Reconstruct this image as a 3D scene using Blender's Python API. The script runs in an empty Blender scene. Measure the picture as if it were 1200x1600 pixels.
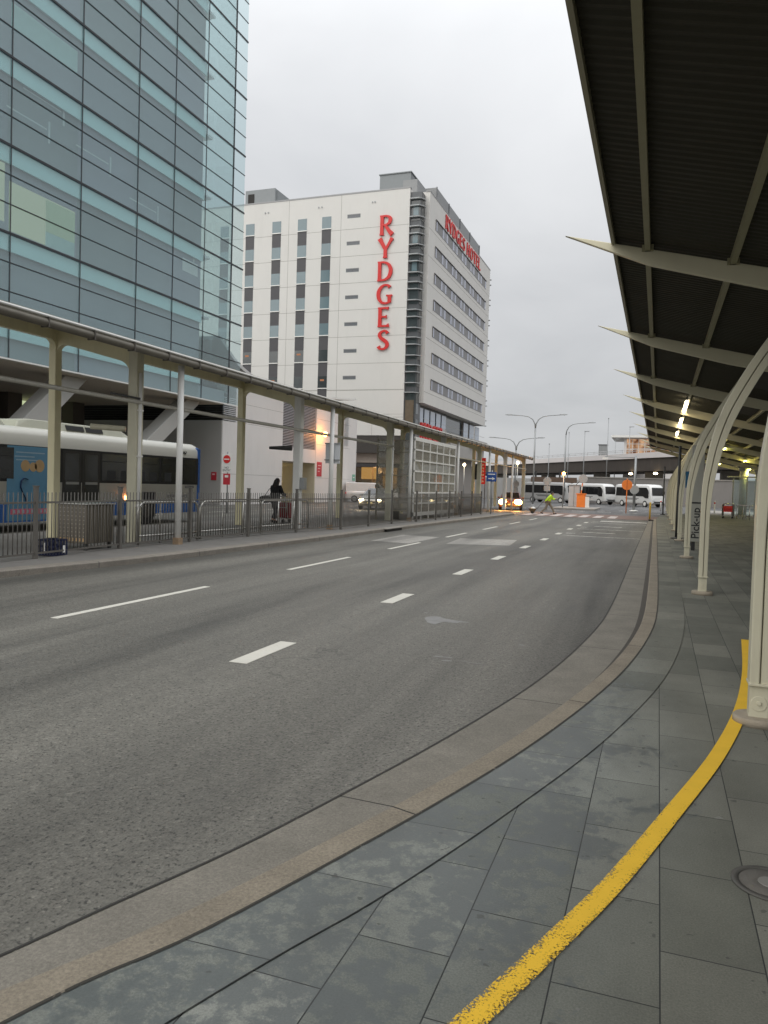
import bpy, bmesh, math, random
from math import sin, cos, pi, radians, sqrt, atan2
from mathutils import Vector, Matrix
random.seed(7)
S = bpy.context.scene
COL = S.collection

# ------------------------------------------------------------------ helpers
WM = {}                                  # object name -> world matrix (kept by hand)

def wmat(o):
    m = o.matrix_basis.copy()
    while o.parent:
        o = o.parent
        m = o.matrix_basis @ m
    return m

def tag(o, label=None, cat=None, group=None, kind=None):
    if label: o['label'] = label
    if cat: o['category'] = cat
    if group: o['group'] = group
    if kind: o['kind'] = kind
    return o

def thing(name, label, cat, loc=(0, 0, 0), rz=0.0, group=None):
    o = bpy.data.objects.new(name, None)
    o.empty_display_size = 0.2
    COL.objects.link(o)
    o.location = loc
    o.rotation_euler = (0, 0, rz)
    return tag(o, label, cat, group)

class MB:
    """collects shapes; build() links them as ONE mesh object (coordinates are world unless local=True)"""
    def __init__(s):
        s.bm = bmesh.new(); s.mi = 0
    def _f(s, vs, smooth=False):
        try:
            f = s.bm.faces.new(vs)
        except ValueError:
            return None
        f.material_index = s.mi; f.smooth = smooth
        return f
    def poly(s, pts, smooth=False):
        return s._f([s.bm.verts.new(p) for p in pts], smooth)
    def box(s, x0, x1, y0, y1, z0, z1, M=None):
        P = [(x0, y0, z0), (x1, y0, z0), (x1, y1, z0), (x0, y1, z0), (x0, y0, z1), (x1, y0, z1), (x1, y1, z1), (x0, y1, z1)]
        s.hexa(P, M)
    def hexa(s, P, M=None):
        v = [s.bm.verts.new((M @ Vector(p)) if M else p) for p in P]
        for f in ((0, 3, 2, 1), (4, 5, 6, 7), (0, 1, 5, 4), (1, 2, 6, 5), (2, 3, 7, 6), (3, 0, 4, 7)):
            s._f([v[i] for i in f])
    def cbox(s, c, d, rz=0, M=None):
        m = Matrix.Translation(c) @ Matrix.Rotation(rz, 4, 'Z')
        if M: m = M @ m
        s.box(-d[0] / 2, d[0] / 2, -d[1] / 2, d[1] / 2, -d[2] / 2, d[2] / 2, m)
    def bar(s, p, q, w, h, up=(0, 0, 1)):
        p = Vector(p); q = Vector(q); d = (q - p).normalized(); u = Vector(up)
        r = d.cross(u)
        if r.length < 1e-4: r = d.cross(Vector((0, 1, 0)))
        r.normalize(); u = r.cross(d)
        P = []
        for e in (p, q):
            for a, b in ((-1, -1), (1, -1), (1, 1), (-1, 1)):
                P.append(e + r * (a * w / 2) + u * (b * h / 2))
        s.hexa(P)
    def tube(s, pts, r, n=10, caps=True, smooth=True):
        pts = [Vector(p) for p in pts]
        R = r if isinstance(r, (list, tuple)) else [r] * len(pts)
        rings = []; up = None
        for i, p in enumerate(pts):
            d = (pts[min(i + 1, len(pts) - 1)] - pts[max(i - 1, 0)]).normalized()
            if up is None:
                up = Vector((0, 0, 1)) if abs(d.z) < 0.9 else Vector((1, 0, 0))
            a = d.cross(up).normalized(); b = a.cross(d).normalized(); up = b
            rings.append([s.bm.verts.new(p + (a * cos(2 * pi * k / n) + b * sin(2 * pi * k / n)) * R[i]) for k in range(n)])
        for i in range(len(rings) - 1):
            for k in range(n):
                s._f([rings[i][k], rings[i][(k + 1) % n], rings[i + 1][(k + 1) % n], rings[i + 1][k]], smooth)
        if caps:
            s._f(rings[0]); s._f(rings[-1][::-1])
    def cyl(s, c, r, h, n=20, r2=None):
        s.tube([c, (c[0], c[1], c[2] + h)], [r, r if r2 is None else r2], n)
    def lathe(s, c, prof, n=20, M=None):
        rings = []
        for (r, z) in prof:
            rings.append([s.bm.verts.new((M @ Vector((r * cos(2 * pi * k / n), r * sin(2 * pi * k / n), z))) if M else
                          (c[0] + r * cos(2 * pi * k / n), c[1] + r * sin(2 * pi * k / n), c[2] + z)) for k in range(n)])
        for i in range(len(rings) - 1):
            for k in range(n):
                s._f([rings[i][k], rings[i][(k + 1) % n], rings[i + 1][(k + 1) % n], rings[i + 1][k]], True)
        s._f(rings[0][::-1]); s._f(rings[-1])
    def prism(s, poly, fn, a, b, smooth=False):
        """poly: 2D points; fn(u, v, t) -> 3D point; extruded from t=a to t=b"""
        A = [s.bm.verts.new(fn(u, v, a)) for u, v in poly]
        B = [s.bm.verts.new(fn(u, v, b)) for u, v in poly]
        n = len(poly)
        for i in range(n):
            s._f([A[i], A[(i + 1) % n], B[(i + 1) % n], B[i]], smooth)
        s._f(A[::-1]); s._f(B)
    def loft(s, secs, smooth=True, close=True, caps=True):
        R = [[s.bm.verts.new(p) for p in sec] for sec in secs]
        n = len(secs[0])
        for i in range(len(R) - 1):
            for k in range(n if close else n - 1):
                s._f([R[i][k], R[i][(k + 1) % n], R[i + 1][(k + 1) % n], R[i + 1][k]], smooth)
        if caps and close:
            s._f(R[0][::-1]); s._f(R[-1])
    def sphere(s, c, r, n=12, m=8, sc=(1, 1, 1)):
        rings = []
        for j in range(1, m):
            t = pi * j / m
            rings.append([s.bm.verts.new((c[0] + r * sc[0] * sin(t) * cos(2 * pi * k / n), c[1] + r * sc[1] * sin(t) * sin(2 * pi * k / n), c[2] + r * sc[2] * cos(t))) for k in range(n)])
        top = s.bm.verts.new((c[0], c[1], c[2] + r * sc[2])); bot = s.bm.verts.new((c[0], c[1], c[2] - r * sc[2]))
        for j in range(len(rings) - 1):
            for k in range(n):
                s._f([rings[j][k], rings[j + 1][k], rings[j + 1][(k + 1) % n], rings[j][(k + 1) % n]], True)
        for k in range(n):
            s._f([top, rings[0][k], rings[0][(k + 1) % n]], True)
            s._f([bot, rings[-1][(k + 1) % n], rings[-1][k]], True)
    def build(s, name, mats, parent=None, local=False, bevel=0, weld=False):
        me = bpy.data.meshes.new(name)
        bmesh.ops.recalc_face_normals(s.bm, faces=s.bm.faces[:])
        s.bm.to_mesh(me); s.bm.free()
        for m in (mats if isinstance(mats, (list, tuple)) else [mats]):
            me.materials.append(m)
        o = bpy.data.objects.new(name, me)
        COL.objects.link(o)
        if parent is not None:
            o.parent = parent
            if not local:
                me.transform(wmat(parent).inverted())
        if bevel:
            b = o.modifiers.new('bevel', 'BEVEL'); b.width = bevel; b.segments = 2; b.limit_method = 'ANGLE'; b.angle_limit = radians(40)
        return o

def kids(o): return [c for c in bpy.data.objects if c.parent == o]
def copy_tree(o, parent=None):
    c = o.copy(); COL.objects.link(c)
    if parent is not None: c.parent = parent
    for ch in kids(o): copy_tree(ch, c)
    return c

def spline(P, step=0.25):
    """Catmull-Rom through 2D points, resampled about every step metres"""
    P = [Vector(p) for p in P]; out = []
    for i in range(len(P) - 1):
        p0, p1, p2, p3 = P[max(i - 1, 0)], P[i], P[i + 1], P[min(i + 2, len(P) - 1)]
        n = max(1, int((p2 - p1).length / step))
        for k in range(n):
            t = k / n
            out.append(0.5 * ((2 * p1) + (p2 - p0) * t + (2 * p0 - 5 * p1 + 4 * p2 - p3) * t * t + (3 * p1 - p0 - 3 * p2 + p3) * t ** 3))
    out.append(P[-1]); return out

def offset(path, d):
    out = []
    for i, p in enumerate(path):
        t = (path[min(i + 1, len(path) - 1)] - path[max(i - 1, 0)]).normalized()
        out.append(p + Vector((t.y, -t.x)) * d)      # d>0: to the right of travel
    return out

def ribbon(name, rails, mats, kind='structure', uv=True, parent=None, mi=None):
    """rails: list of lists of 3D points of equal length, side by side; U runs along, V across"""
    bm = bmesh.new(); uvl = bm.loops.layers.uv.new('UVMap')
    n = len(rails[0]); V = [[bm.verts.new(p) for p in r] for r in rails]
    L = [0.0]
    for i in range(1, n): L.append(L[-1] + (Vector(rails[0][i]) - Vector(rails[0][i - 1])).length)
    ac = [0.0]
    for k in range(1, len(rails)): ac.append(ac[-1] + (Vector(rails[k][0]) - Vector(rails[k - 1][0])).length)
    for k in range(len(rails) - 1):
        for i in range(n - 1):
            f = bm.faces.new([V[k][i], V[k][i + 1], V[k + 1][i + 1], V[k + 1][i]])
            f.smooth = False
            if mi: f.material_index = mi[k]
            for l, (u, v) in zip(f.loops, ((L[i], ac[k]), (L[i + 1], ac[k]), (L[i + 1], ac[k + 1]), (L[i], ac[k + 1]))):
                l[uvl].uv = (u, v)
    bmesh.ops.recalc_face_normals(bm, faces=bm.faces[:])
    if sum(f.normal.z for f in bm.faces) < 0: bmesh.ops.reverse_faces(bm, faces=bm.faces[:])
    me = bpy.data.meshes.new(name); bm.to_mesh(me); bm.free()
    for m in (mats if isinstance(mats, (list, tuple)) else [mats]): me.materials.append(m)
    o = bpy.data.objects.new(name, me); COL.objects.link(o)
    if parent is not None: o.parent = parent
    if kind: o['kind'] = kind
    return o

# ------------------------------------------------------------------ materials
def new_mat(name):
    m = bpy.data.materials.new(name); m.use_nodes = True
    nt = m.node_tree
    return m, nt, nt.nodes['Principled BSDF'], nt.nodes['Material Output']

def N(nt, typ, **kw):
    n = nt.nodes.new(typ)
    for k, v in kw.items():
        if k.startswith('i_'):
            key = k[2:]; n.inputs[int(key) if key.isdigit() else key.replace('_', ' ')].default_value = v
        else: setattr(n, k, v)
    return n

def mixc(nt, fac, a, b, blend='MIX'):
    n = nt.nodes.new('ShaderNodeMix'); n.data_type = 'RGBA'; n.blend_type = blend
    for sock, v in ((n.inputs[0], fac), (n.inputs[6], a), (n.inputs[7], b)):
        if hasattr(v, 'is_linked') or hasattr(v, 'links'): nt.links.new(v, sock)
        elif isinstance(v, (int, float)): sock.default_value = v
        else: sock.default_value = (*v, 1) if len(v) == 3 else v
    return n.outputs[2]

def mth(nt, op, a, b=None, clamp=False):
    n = nt.nodes.new('ShaderNodeMath'); n.operation = op; n.use_clamp = clamp
    for i, v in enumerate((a, b)):
        if v is None: continue
        if isinstance(v, (int, float)): n.inputs[i].default_value = v
        else: nt.links.new(v, n.inputs[i])
    return n.outputs[0]

def noise(nt, vec, scale, detail=5, rough=.55, dist=0):
    n = N(nt, 'ShaderNodeTexNoise'); n.inputs['Scale'].default_value = scale
    n.inputs['Detail'].default_value = detail; n.inputs['Roughness'].default_value = rough; n.inputs['Distortion'].default_value = dist
    nt.links.new(vec, n.inputs['Vector']); return n.outputs['Fac']

def ramp(nt, fac, stops):
    n = nt.nodes.new('ShaderNodeValToRGB'); e = n.color_ramp.elements
    while len(e) < len(stops): e.new(0.5)
    for i, (p, c) in enumerate(stops):
        e[i].position = p; e[i].color = (c, c, c, 1) if isinstance(c, (int, float)) else (*c, 1)
    nt.links.new(fac, n.inputs[0]); return n.outputs[0]

def vmap(nt, vec, scale=(1, 1, 1), rot=(0, 0, 0), loc=(0, 0, 0)):
    n = nt.nodes.new('ShaderNodeMapping')
    n.inputs['Scale'].default_value = scale; n.inputs['Rotation'].default_value = rot; n.inputs['Location'].default_value = loc
    nt.links.new(vec, n.inputs['Vector']); return n.outputs[0]

def bump(nt, bsdf, h, strength=.3, dist=.01):
    b = nt.nodes.new('ShaderNodeBump'); b.inputs['Strength'].default_value = strength; b.inputs['Distance'].default_value = dist
    nt.links.new(h, b.inputs['Height']); nt.links.new(b.outputs[0], bsdf.inputs['Normal'])

def mat(name, col, rough=.6, metal=0, var=.12, scale=3, bmp=0, bscale=60, dirt=0, coat=0):
    m, nt, b, o = new_mat(name)
    tc = N(nt, 'ShaderNodeTexCoord').outputs['Object']
    f = noise(nt, tc, scale, 6)
    lo = tuple(c * (1 - var) for c in col); hi = tuple(min(1, c * (1 + var)) for c in col)
    c = mixc(nt, f, lo, hi)
    if dirt:
        d = noise(nt, vmap(nt, tc, (1, 1, .25)), scale * 2.3, 8, .65)
        d = ramp(nt, d, [(.5, 0), (.72, 1)])
        c = mixc(nt, mth(nt, 'MULTIPLY', d, dirt), c, (.12, .10, .08))
    nt.links.new(c, b.inputs['Base Color'])
    rr = mth(nt, 'ADD', mth(nt, 'MULTIPLY', noise(nt, tc, scale * 3, 3), .2), rough - .1, True)
    nt.links.new(rr, b.inputs['Roughness'])
    b.inputs['Metallic'].default_value = metal
    if coat: b.inputs['Coat Weight'].default_value = coat; b.inputs['Coat Roughness'].default_value = .08
    if bmp: bump(nt, b, noise(nt, tc, bscale, 4), bmp, .01)
    return m

def emit(name, col, strength):
    m, nt, b, o = new_mat(name)
    nt.nodes.remove(b)
    e = N(nt, 'ShaderNodeEmission'); e.inputs[0].default_value = (*col, 1); e.inputs[1].default_value = strength
    nt.links.new(e.outputs[0], o.inputs[0]); return m

def glass(name, tint=(.7, .8, .8), refl=1.0, ior=1.5, minref=.04, rough=0.0):
    """thin pane: tinted see-through plus a fresnel reflection (works from both sides)"""
    m, nt, b, o = new_mat(name); nt.nodes.remove(b)
    t = N(nt, 'ShaderNodeBsdfTransparent'); t.inputs[0].default_value = (*tint, 1)
    g = N(nt, 'ShaderNodeBsdfGlossy'); g.inputs['Roughness'].default_value = rough; g.inputs[0].default_value = (.95, 1, 1, 1)
    lw = N(nt, 'ShaderNodeLayerWeight'); lw.inputs['Blend'].default_value = .35
    fac = mth(nt, 'ADD', mth(nt, 'MULTIPLY', mth(nt, 'POWER', lw.outputs['Facing'], 3.5), .8 * refl), minref, True)
    mx = N(nt, 'ShaderNodeMixShader'); nt.links.new(fac, mx.inputs[0])
    nt.links.new(t.outputs[0], mx.inputs[1]); nt.links.new(g.outputs[0], mx.inputs[2])
    nt.links.new(mx.outputs[0], o.inputs[0]); return m

# ground materials
def m_asphalt(name, base, tracks=True):
    m, nt, b, o = new_mat(name)
    tc = N(nt, 'ShaderNodeTexCoord').outputs['Object']
    big = noise(nt, tc, .20, 5, .6)
    lane = noise(nt, vmap(nt, tc, (.75, .06, 1), (0, 0, .05), (.35, 0, 0)), 1.0, 5, .6, .3)
    fine = noise(nt, tc, 22, 4, .75)
    vo = N(nt, 'ShaderNodeTexVoronoi'); vo.inputs['Scale'].default_value = 62; nt.links.new(tc, vo.inputs['Vector'])
    pits = ramp(nt, noise(nt, tc, 52, 3, .6), [(.33, .16), (.45, 1.0), (.68, 1.06), (.78, 1.45)])
    st = ramp(nt, vo.outputs['Color'], [(.1, .8), (.8, 1.08), (.985, 1.5)])
    c = mixc(nt, big, tuple(x * .84 for x in base), tuple(x * 1.14 for x in base))
    c = mixc(nt, 1.0, c, ramp(nt, lane, [(.34, .48), (.5, .92), (.66, 1.30)]), 'MULTIPLY')
    c = mixc(nt, 1.0, c, ramp(nt, fine, [(.25, .78), (.75, 1.2)]), 'MULTIPLY')
    c = mixc(nt, 1.0, c, st, 'MULTIPLY'); c = mixc(nt, .9, c, pits, 'MULTIPLY')
    blot = ramp(nt, noise(nt, vmap(nt, tc, (1, .45, 1)), .6, 7, .65, .8), [(.60, 0), (.72, 1)])
    c = mixc(nt, mth(nt, 'MULTIPLY', blot, .5), c, (base[0] * .52, base[1] * .52, base[2] * .56))
    ve = N(nt, 'ShaderNodeTexVoronoi', feature='DISTANCE_TO_EDGE'); ve.inputs['Scale'].default_value = .22
    wob = N(nt, 'ShaderNodeVectorMath', operation='ADD'); nz = N(nt, 'ShaderNodeTexNoise'); nz.inputs['Scale'].default_value = 1.3; nz.inputs['Detail'].default_value = 6
    nt.links.new(tc, nz.inputs['Vector']); nt.links.new(tc, wob.inputs[0]); nt.links.new(nz.outputs['Color'], wob.inputs[1]); nt.links.new(wob.outputs[0], ve.inputs['Vector'])
    crk = mth(nt, 'MULTIPLY', mth(nt, 'LESS_THAN', ve.outputs['Distance'], .0022), ramp(nt, noise(nt, tc, .35, 2), [(.50, 0), (.55, 1)]))
    c = mixc(nt, mth(nt, 'MULTIPLY', crk, .35), c, (.025, .024, .022))
    ch = ramp(nt, noise(nt, tc, 2.6, 2, .4), [(.80, 0), (.815, 1)])
    c = mixc(nt, mth(nt, 'MULTIPLY', ch, .5), c, (.36, .35, .33))
    nt.links.new(c, b.inputs['Base Color'])
    nt.links.new(ramp(nt, big, [(.3, .58), (.7, .72)]), b.inputs['Roughness'])
    h = mth(nt, 'ADD', mth(nt, 'MULTIPLY', vo.outputs['Distance'], 1.0), mth(nt, 'MULTIPLY', fine, .8))
    bump(nt, b, h, .6, .007)
    return m

def m_kerb(name, base, joint=2.42, phase=0.0):
    m, nt, b, o = new_mat(name)
    T = N(nt, 'ShaderNodeTexCoord'); tc = T.outputs['Object']
    sep = N(nt, 'ShaderNodeSeparateXYZ'); nt.links.new(T.outputs['UV'], sep.inputs[0])
    md = mth(nt, 'PINGPONG', mth(nt, 'ADD', sep.outputs[0], phase), joint / 2)
    jn = mth(nt, 'LESS_THAN', md, .006)
    f = noise(nt, tc, 2.4, 9, .72); g = noise(nt, tc, 75, 5, .8)
    c = mixc(nt, f, tuple(x * .50 for x in base), tuple(x * 1.48 for x in base))
    c = mixc(nt, 1.0, c, ramp(nt, g, [(.28, .60), (.72, 1.34)]), 'MULTIPLY')
    sp = ramp(nt, noise(nt, tc, 11, 3, .5), [(.70, 0), (.74, 1)])
    c = mixc(nt, mth(nt, 'MULTIPLY', sp, .35), c, (.07, .06, .05))
    c = mixc(nt, jn, c, (.03, .028, .025))
    nt.links.new(c, b.inputs['Base Color']); b.inputs['Roughness'].default_value = .85
    bump(nt, b, g, .6, .008)
    return m

def m_paver(name, border=False):
    """dark bluestone pavers 0.635 x 0.3365 m in running bond, with dry pale blotches towards the kerb"""
    m, nt, b, o = new_mat(name)
    T = N(nt, 'ShaderNodeTexCoord'); tc = T.outputs['Object']
    br = N(nt, 'ShaderNodeTexBrick')
    if border:
        nt.links.new(vmap(nt, T.outputs['UV'], (1, 1, 1), (0, 0, 0), (.18, 0, 0)), br.inputs['Vector'])
        br.inputs['Row Height'].default_value = 5.0; br.offset = 0
        br.inputs['Mortar Size'].default_value = .0026
    else:
        v = N(nt, 'ShaderNodeSeparateXYZ'); nt.links.new(tc, v.inputs[0])
        cb = N(nt, 'ShaderNodeCombineXYZ')
        nt.links.new(mth(nt, 'ADD', v.outputs[1], 50.8 - 2.49), cb.inputs[0])     # along Y
        nt.links.new(mth(nt, 'ADD', v.outputs[0], 67.3 - .0655 + .0655 - .07), cb.inputs[1])  # across X
        nt.links.new(cb.outputs[0], br.inputs['Vector'])
        br.inputs['Row Height'].default_value = .3365; br.offset = .5
        br.inputs['Mortar Size'].default_value = .0026
    br.inputs['Scale'].default_value = 1; br.inputs['Brick Width'].default_value = .635
    br.inputs['Mortar Smooth'].default_value = .15; br.inputs['Bias'].default_value = 0
    br.inputs['Color1'].default_value = (.116, .118, .096, 1); br.inputs['Color2'].default_value = (.182, .180, .148, 1)
    br.inputs['Mortar'].default_value = (.026, .027, .026, 1)
    g = noise(nt, tc, 130, 3, .8)
    c = mixc(nt, 1.0, br.outputs['Color'], ramp(nt, g, [(.3, .74), (.7, 1.28)]), 'MULTIPLY')
    c = mixc(nt, 1.0, c, ramp(nt, noise(nt, tc, .9, 5, .6), [(.3, .86), (.7, 1.14)]), 'MULTIPLY')
    # dry blotches: strongest near the open kerb side close to the crossing point
    sx = N(nt, 'ShaderNodeSeparateXYZ'); nt.links.new(tc, sx.inputs[0])
    near = mth(nt, 'MULTIPLY', mth(nt, 'SUBTRACT', mth(nt, 'MULTIPLY', sx.outputs[1], .16), sx.outputs[0]), 1.0)
    near = mth(nt, 'SUBTRACT', near, mth(nt, 'MULTIPLY', mth(nt, 'MAXIMUM', mth(nt, 'SUBTRACT', sx.outputs[1], 4.6), 0), .26))
    nearf = N(nt, 'ShaderNodeMapRange'); nt.links.new(near, nearf.inputs[0])
    nearf.inputs[1].default_value = .05; nearf.inputs[2].default_value = 1.0; nearf.inputs[3].default_value = -.16; nearf.inputs[4].default_value = .07
    bl = mth(nt, 'ADD', mth(nt, 'MULTIPLY', noise(nt, tc, 10.5, 9, .72, .2), .62), mth(nt, 'MULTIPLY', noise(nt, tc, 1.9, 3, .5), .38))
    # damp dark blotches left on the paving near the open kerb side
    dry = mth(nt, 'ADD', bl, nearf.outputs[0])
    dry = ramp(nt, dry, [(.522, 0), (.548, .55), (.578, 1)])
    c = mixc(nt, mth(nt, 'MULTIPLY', mth(nt, 'ADD', nearf.outputs[0], .10), 6.0, True), c, mixc(nt, 1.0, c, (1.30, 1.37, 1.50), 'MULTIPLY'))
    c = mixc(nt, mth(nt, 'MULTIPLY', dry, .74), c, (.072, .084, .084))
    sp = ramp(nt, noise(nt, tc, 15, 2, .5), [(.70, 0), (.72, 1)])
    c = mixc(nt, mth(nt, 'MULTIPLY', sp, .55), c, (.045, .046, .042))
    sp2 = ramp(nt, noise(nt, vmap(nt, tc, (1, 1, 1), (0, 0, 0), (9, 4, 0)), 6.5, 3, .55), [(.715, 0), (.73, 1)])
    c = mixc(nt, mth(nt, 'MULTIPLY', sp2, .4), c, (.26, .26, .245))
    c = mixc(nt, 1.0, c, ramp(nt, noise(nt, vmap(nt, tc, (1, .5, 1)), 1.7, 6, .65), [(.28, .78), (.72, 1.18)]), 'MULTIPLY')
    c = mixc(nt, br.outputs['Fac'], c, (.024, .025, .024))
    nt.links.new(c, b.inputs['Base Color'])
    nt.links.new(ramp(nt, dry, [(0, .78), (1, .45)]), b.inputs['Roughness'])
    h = mth(nt, 'SUBTRACT', mth(nt, 'MULTIPLY', g, .25), br.outputs['Fac'])
    bump(nt, b, h, .5, .005)
    return m

def m_paint(name, col, wear=.5, wscale=26, near=None):
    """road paint worn through to what lies below"""
    m, nt, b, o = new_mat(name)
    tc = N(nt, 'ShaderNodeTexCoord').outputs['Object']
    w = noise(nt, tc, wscale, 6, .75)
    w2 = noise(nt, tc, wscale * .12, 4, .6)
    w = mth(nt, 'ADD', mth(nt, 'MULTIPLY', w, .75), mth(nt, 'MULTIPLY', w2, .25))
    if near:
        T = N(nt, 'ShaderNodeTexCoord'); s = N(nt, 'ShaderNodeSeparateXYZ'); nt.links.new(T.outputs['UV'], s.inputs[0])
        mr = N(nt, 'ShaderNodeMapRange'); nt.links.new(s.outputs[0], mr.inputs[0])
        mr.inputs[1].default_value = near[0]; mr.inputs[2].default_value = near[1]; mr.inputs[3].default_value = .115; mr.inputs[4].default_value = -.10
        w = mth(nt, 'ADD', w, mr.outputs[0])
        e = mth(nt, 'ABSOLUTE', mth(nt, 'SUBTRACT', s.outputs[1], .045))
        w = mth(nt, 'ADD', w, mth(nt, 'MULTIPLY', mth(nt, 'SUBTRACT', e, .022), 2.4))
    a = ramp(nt, w, [(wear, 1), (wear + .05, 0)])
    nt.links.new(mixc(nt, noise(nt, tc, 5, 4), tuple(c * .82 for c in col), col), b.inputs['Base Color'])
    nt.links.new(a, b.inputs['Alpha']); b.inputs['Roughness'].default_value = .7
    return m

ASPH = m_asphalt('asphalt', (.128, .122, .104))
ASPH2 = m_asphalt('asphalt_far', (.115, .113, .11))
PATCH = m_asphalt('asphalt_patch', (.30, .285, .255))
KERB = m_kerb('kerb_concrete', (.255, .220, .168), 2.45, .28)
GUTT = m_kerb('gutter_concrete', (.210, .194, .163), 2.45, 0.0)
PAVE = m_paver('bluestone_pavers'); PAVB = m_paver('bluestone_border', True)
JOINT = mat('joint', (.022, .022, .02), .9)
WPAINT = m_paint('white_paint', (.62, .60, .53), .605)
WPAINT2 = m_paint('white_paint_worn', (.6, .58, .54), .50)
YPAINT = m_paint('yellow_paint', (.90, .55, .03), .60, 95, (1.6, 6.4))
CONC = mat('concrete', (.30, .28, .25), .85, var=.2, scale=1.2, bmp=.2, dirt=.3)
PLAT = mat('platform_paving', (.20, .19, .175), .8, var=.22, scale=1.0, bmp=.2, dirt=.3)
CREAM = mat('cream_paint', (.60, .57, .43), .42, var=.09, scale=1.5, dirt=.22)
RIBP = mat('rib_paint', (.62, .58, .42), .45, var=.06, scale=1.0, dirt=.06)
LITCREAM = mat('lamplit_cream_paint', (.76, .70, .46), .45, var=.1, scale=1.2, dirt=.15)  # back posts and beams: yellow lamplight put into the colour
WHITE = mat('white_metal', (.80, .79, .75), .4, var=.05, dirt=.12)
GREYM = mat('grey_galvanised', (.33, .34, .34), .45, .6, var=.1)
DKGREY = mat('dark_grey_metal', (.055, .055, .052), .5, .2, var=.15)
FENCE = mat('fence_grey_paint', (.14, .13, .115), .5, .1, var=.12)
STEEL = mat('stainless_steel', (.55, .53, .49), .3, .9, var=.1)
SOFF = mat('roof_underside', (.034, .031, .018), .7, var=.18, scale=.8)
BLACK = mat('black_rubber', (.018, .018, .018), .7, var=.2)
BLKGL = mat('black_gloss', (.012, .013, .014), .12, var=.1, coat=.5)
DARK = mat('dark_recess', (.03, .028, .026), .9, var=.2)
HOTW = mat('hotel_panel', (.71, .69, .65), .7, var=.045, scale=.35, dirt=.05)
HOTJ = mat('panel_joint', (.30, .285, .25), .8)
CHAR = mat('charcoal_panel', (.075, .072, .076), .5, var=.08)
HGREY = mat('grey_cladding', (.20, .215, .22), .45, .2, var=.08)
HPANE = mat('grey_window_panel', (.165, .158, .155), .35, var=.08)
RED = mat('sign_red', (.66, .030, .026), .45, var=.06)
REDL = mat('red_board', (.50, .03, .045), .5, var=.08)
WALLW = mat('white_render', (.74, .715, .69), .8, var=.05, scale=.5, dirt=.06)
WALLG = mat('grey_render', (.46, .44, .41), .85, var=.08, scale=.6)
SOFFC = mat('soffit_panel', (.62, .55, .46), .8, var=.06, scale=.5)
BLUE = mat('bus_blue', (.016, .12, .42), .3, var=.06, coat=.4)
BUSW = mat('bus_cream', (.70, .69, .62), .35, var=.05, coat=.3)
SKYBL = mat('advert_blue', (.11, .30, .47), .35, var=.1, coat=.2)
NAVY = mat('navy', (.02, .03, .09), .5)
PINK = mat('pink_lettering', (.75, .16, .26), .5)
TAN = mat('tan_paint', (.60, .40, .20), .5)
SBLUE = mat('sign_blue', (.015, .07, .28), .5)
ORANGE = mat('orange_paint', (.85, .22, .03), .5)
YEL = mat('yellow_paint_post', (.62, .40, .05), .5)
BRICKR = mat('red_brick_paving', (.19, .13, .11), .85, var=.2, scale=2, bmp=.2)
CARW = mat('white_car_paint', (.72, .72, .70), .25, var=.03, coat=.6)
CARS = mat('silver_car_paint', (.42, .42, .40), .28, .5, var=.04, coat=.6)
CARD = mat('dark_car_paint', (.05, .052, .055), .25, .3, var=.05, coat=.6)
SIGNB = mat('sign_back_grey', (.40, .41, .41), .5, .5, var=.08)
SKIN = mat('skin', (.45, .28, .2), .6); HAIR = mat('dark_hair', (.02, .014, .012), .6)
COAT = mat('black_coat', (.012, .012, .014), .85); JEANS = mat('dark_trousers', (.02, .021, .026), .85)
HIVIS = mat('hivis_yellow', (.55, .80, .03), .6); KHAKI = mat('khaki_trousers', (.20, .17, .13), .85)
CASE = mat('red_suitcase', (.25, .018, .02), .45); CASED = mat('dark_suitcase', (.03, .03, .035), .5)
TEAL = mat('teal_spandrel', (.60, .84, .83), .5, var=.03, scale=.4)
BLIND = mat('grey_blind', (.345, .385, .41), .8, var=.08, scale=.2); BLIND2 = mat('grey_blind_cool', (.37, .395, .435), .8, var=.08, scale=.2); BLIND3 = mat('grey_blind_green', (.31, .355, .36), .8, var=.08, scale=.2)
ROOMW = mat('room_white', (.75, .78, .76), .8, var=.05)
MULL = mat('mullion', (.035, .038, .042), .4, .4)
GL = glass('facade_glass', (.83, .90, .91), 1.0, minref=.11)
GLC = glass('corner_glass', (.80, .87, .87), 1.0, minref=.12)
GLT = glass('clear_glass', (.80, .86, .84), .7, minref=.05)
GLD = glass('dark_glass', (.20, .23, .23), .9, minref=.07)
HGLB = mat('hotel_blue_glass', (.15, .215, .235), .12, var=.1, scale=.3, coat=.4)
HGLD = mat('hotel_dark_glass', (.05, .06, .062), .10, var=.2, scale=.3, coat=.4)
LILAC = mat('lilac_glass', (.40, .42, .52), .2, var=.1, scale=.4, coat=.3)
E_WARM = emit('lamp_warm', (1, .78, .45), 14); E_ORANGE = emit('lamp_orange', (1, .36, .06), 26)
E_HEAD = emit('headlamp', (1, .82, .5), 22); E_HEADO = emit('headlamp_orange', (1, .48, .12), 60)
E_STRIP = emit('strip_tube', (1, .86, .58), 9); E_YG = emit('tube_yellow_green', (.95, .95, .25), 10)
E_ROOM = emit('lit_room', (.66, .76, .55), .30); E_LOBBY = emit('lit_lobby', (1, .46, .12), .42)
E_AMB = emit('lit_amber_window', (1, .45, .24), .27); E_WIN = emit('lit_office', (.75, .85, .5), .45)
E_GREEN = emit('exit_green', (.15, .8, .45), .9)

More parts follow.
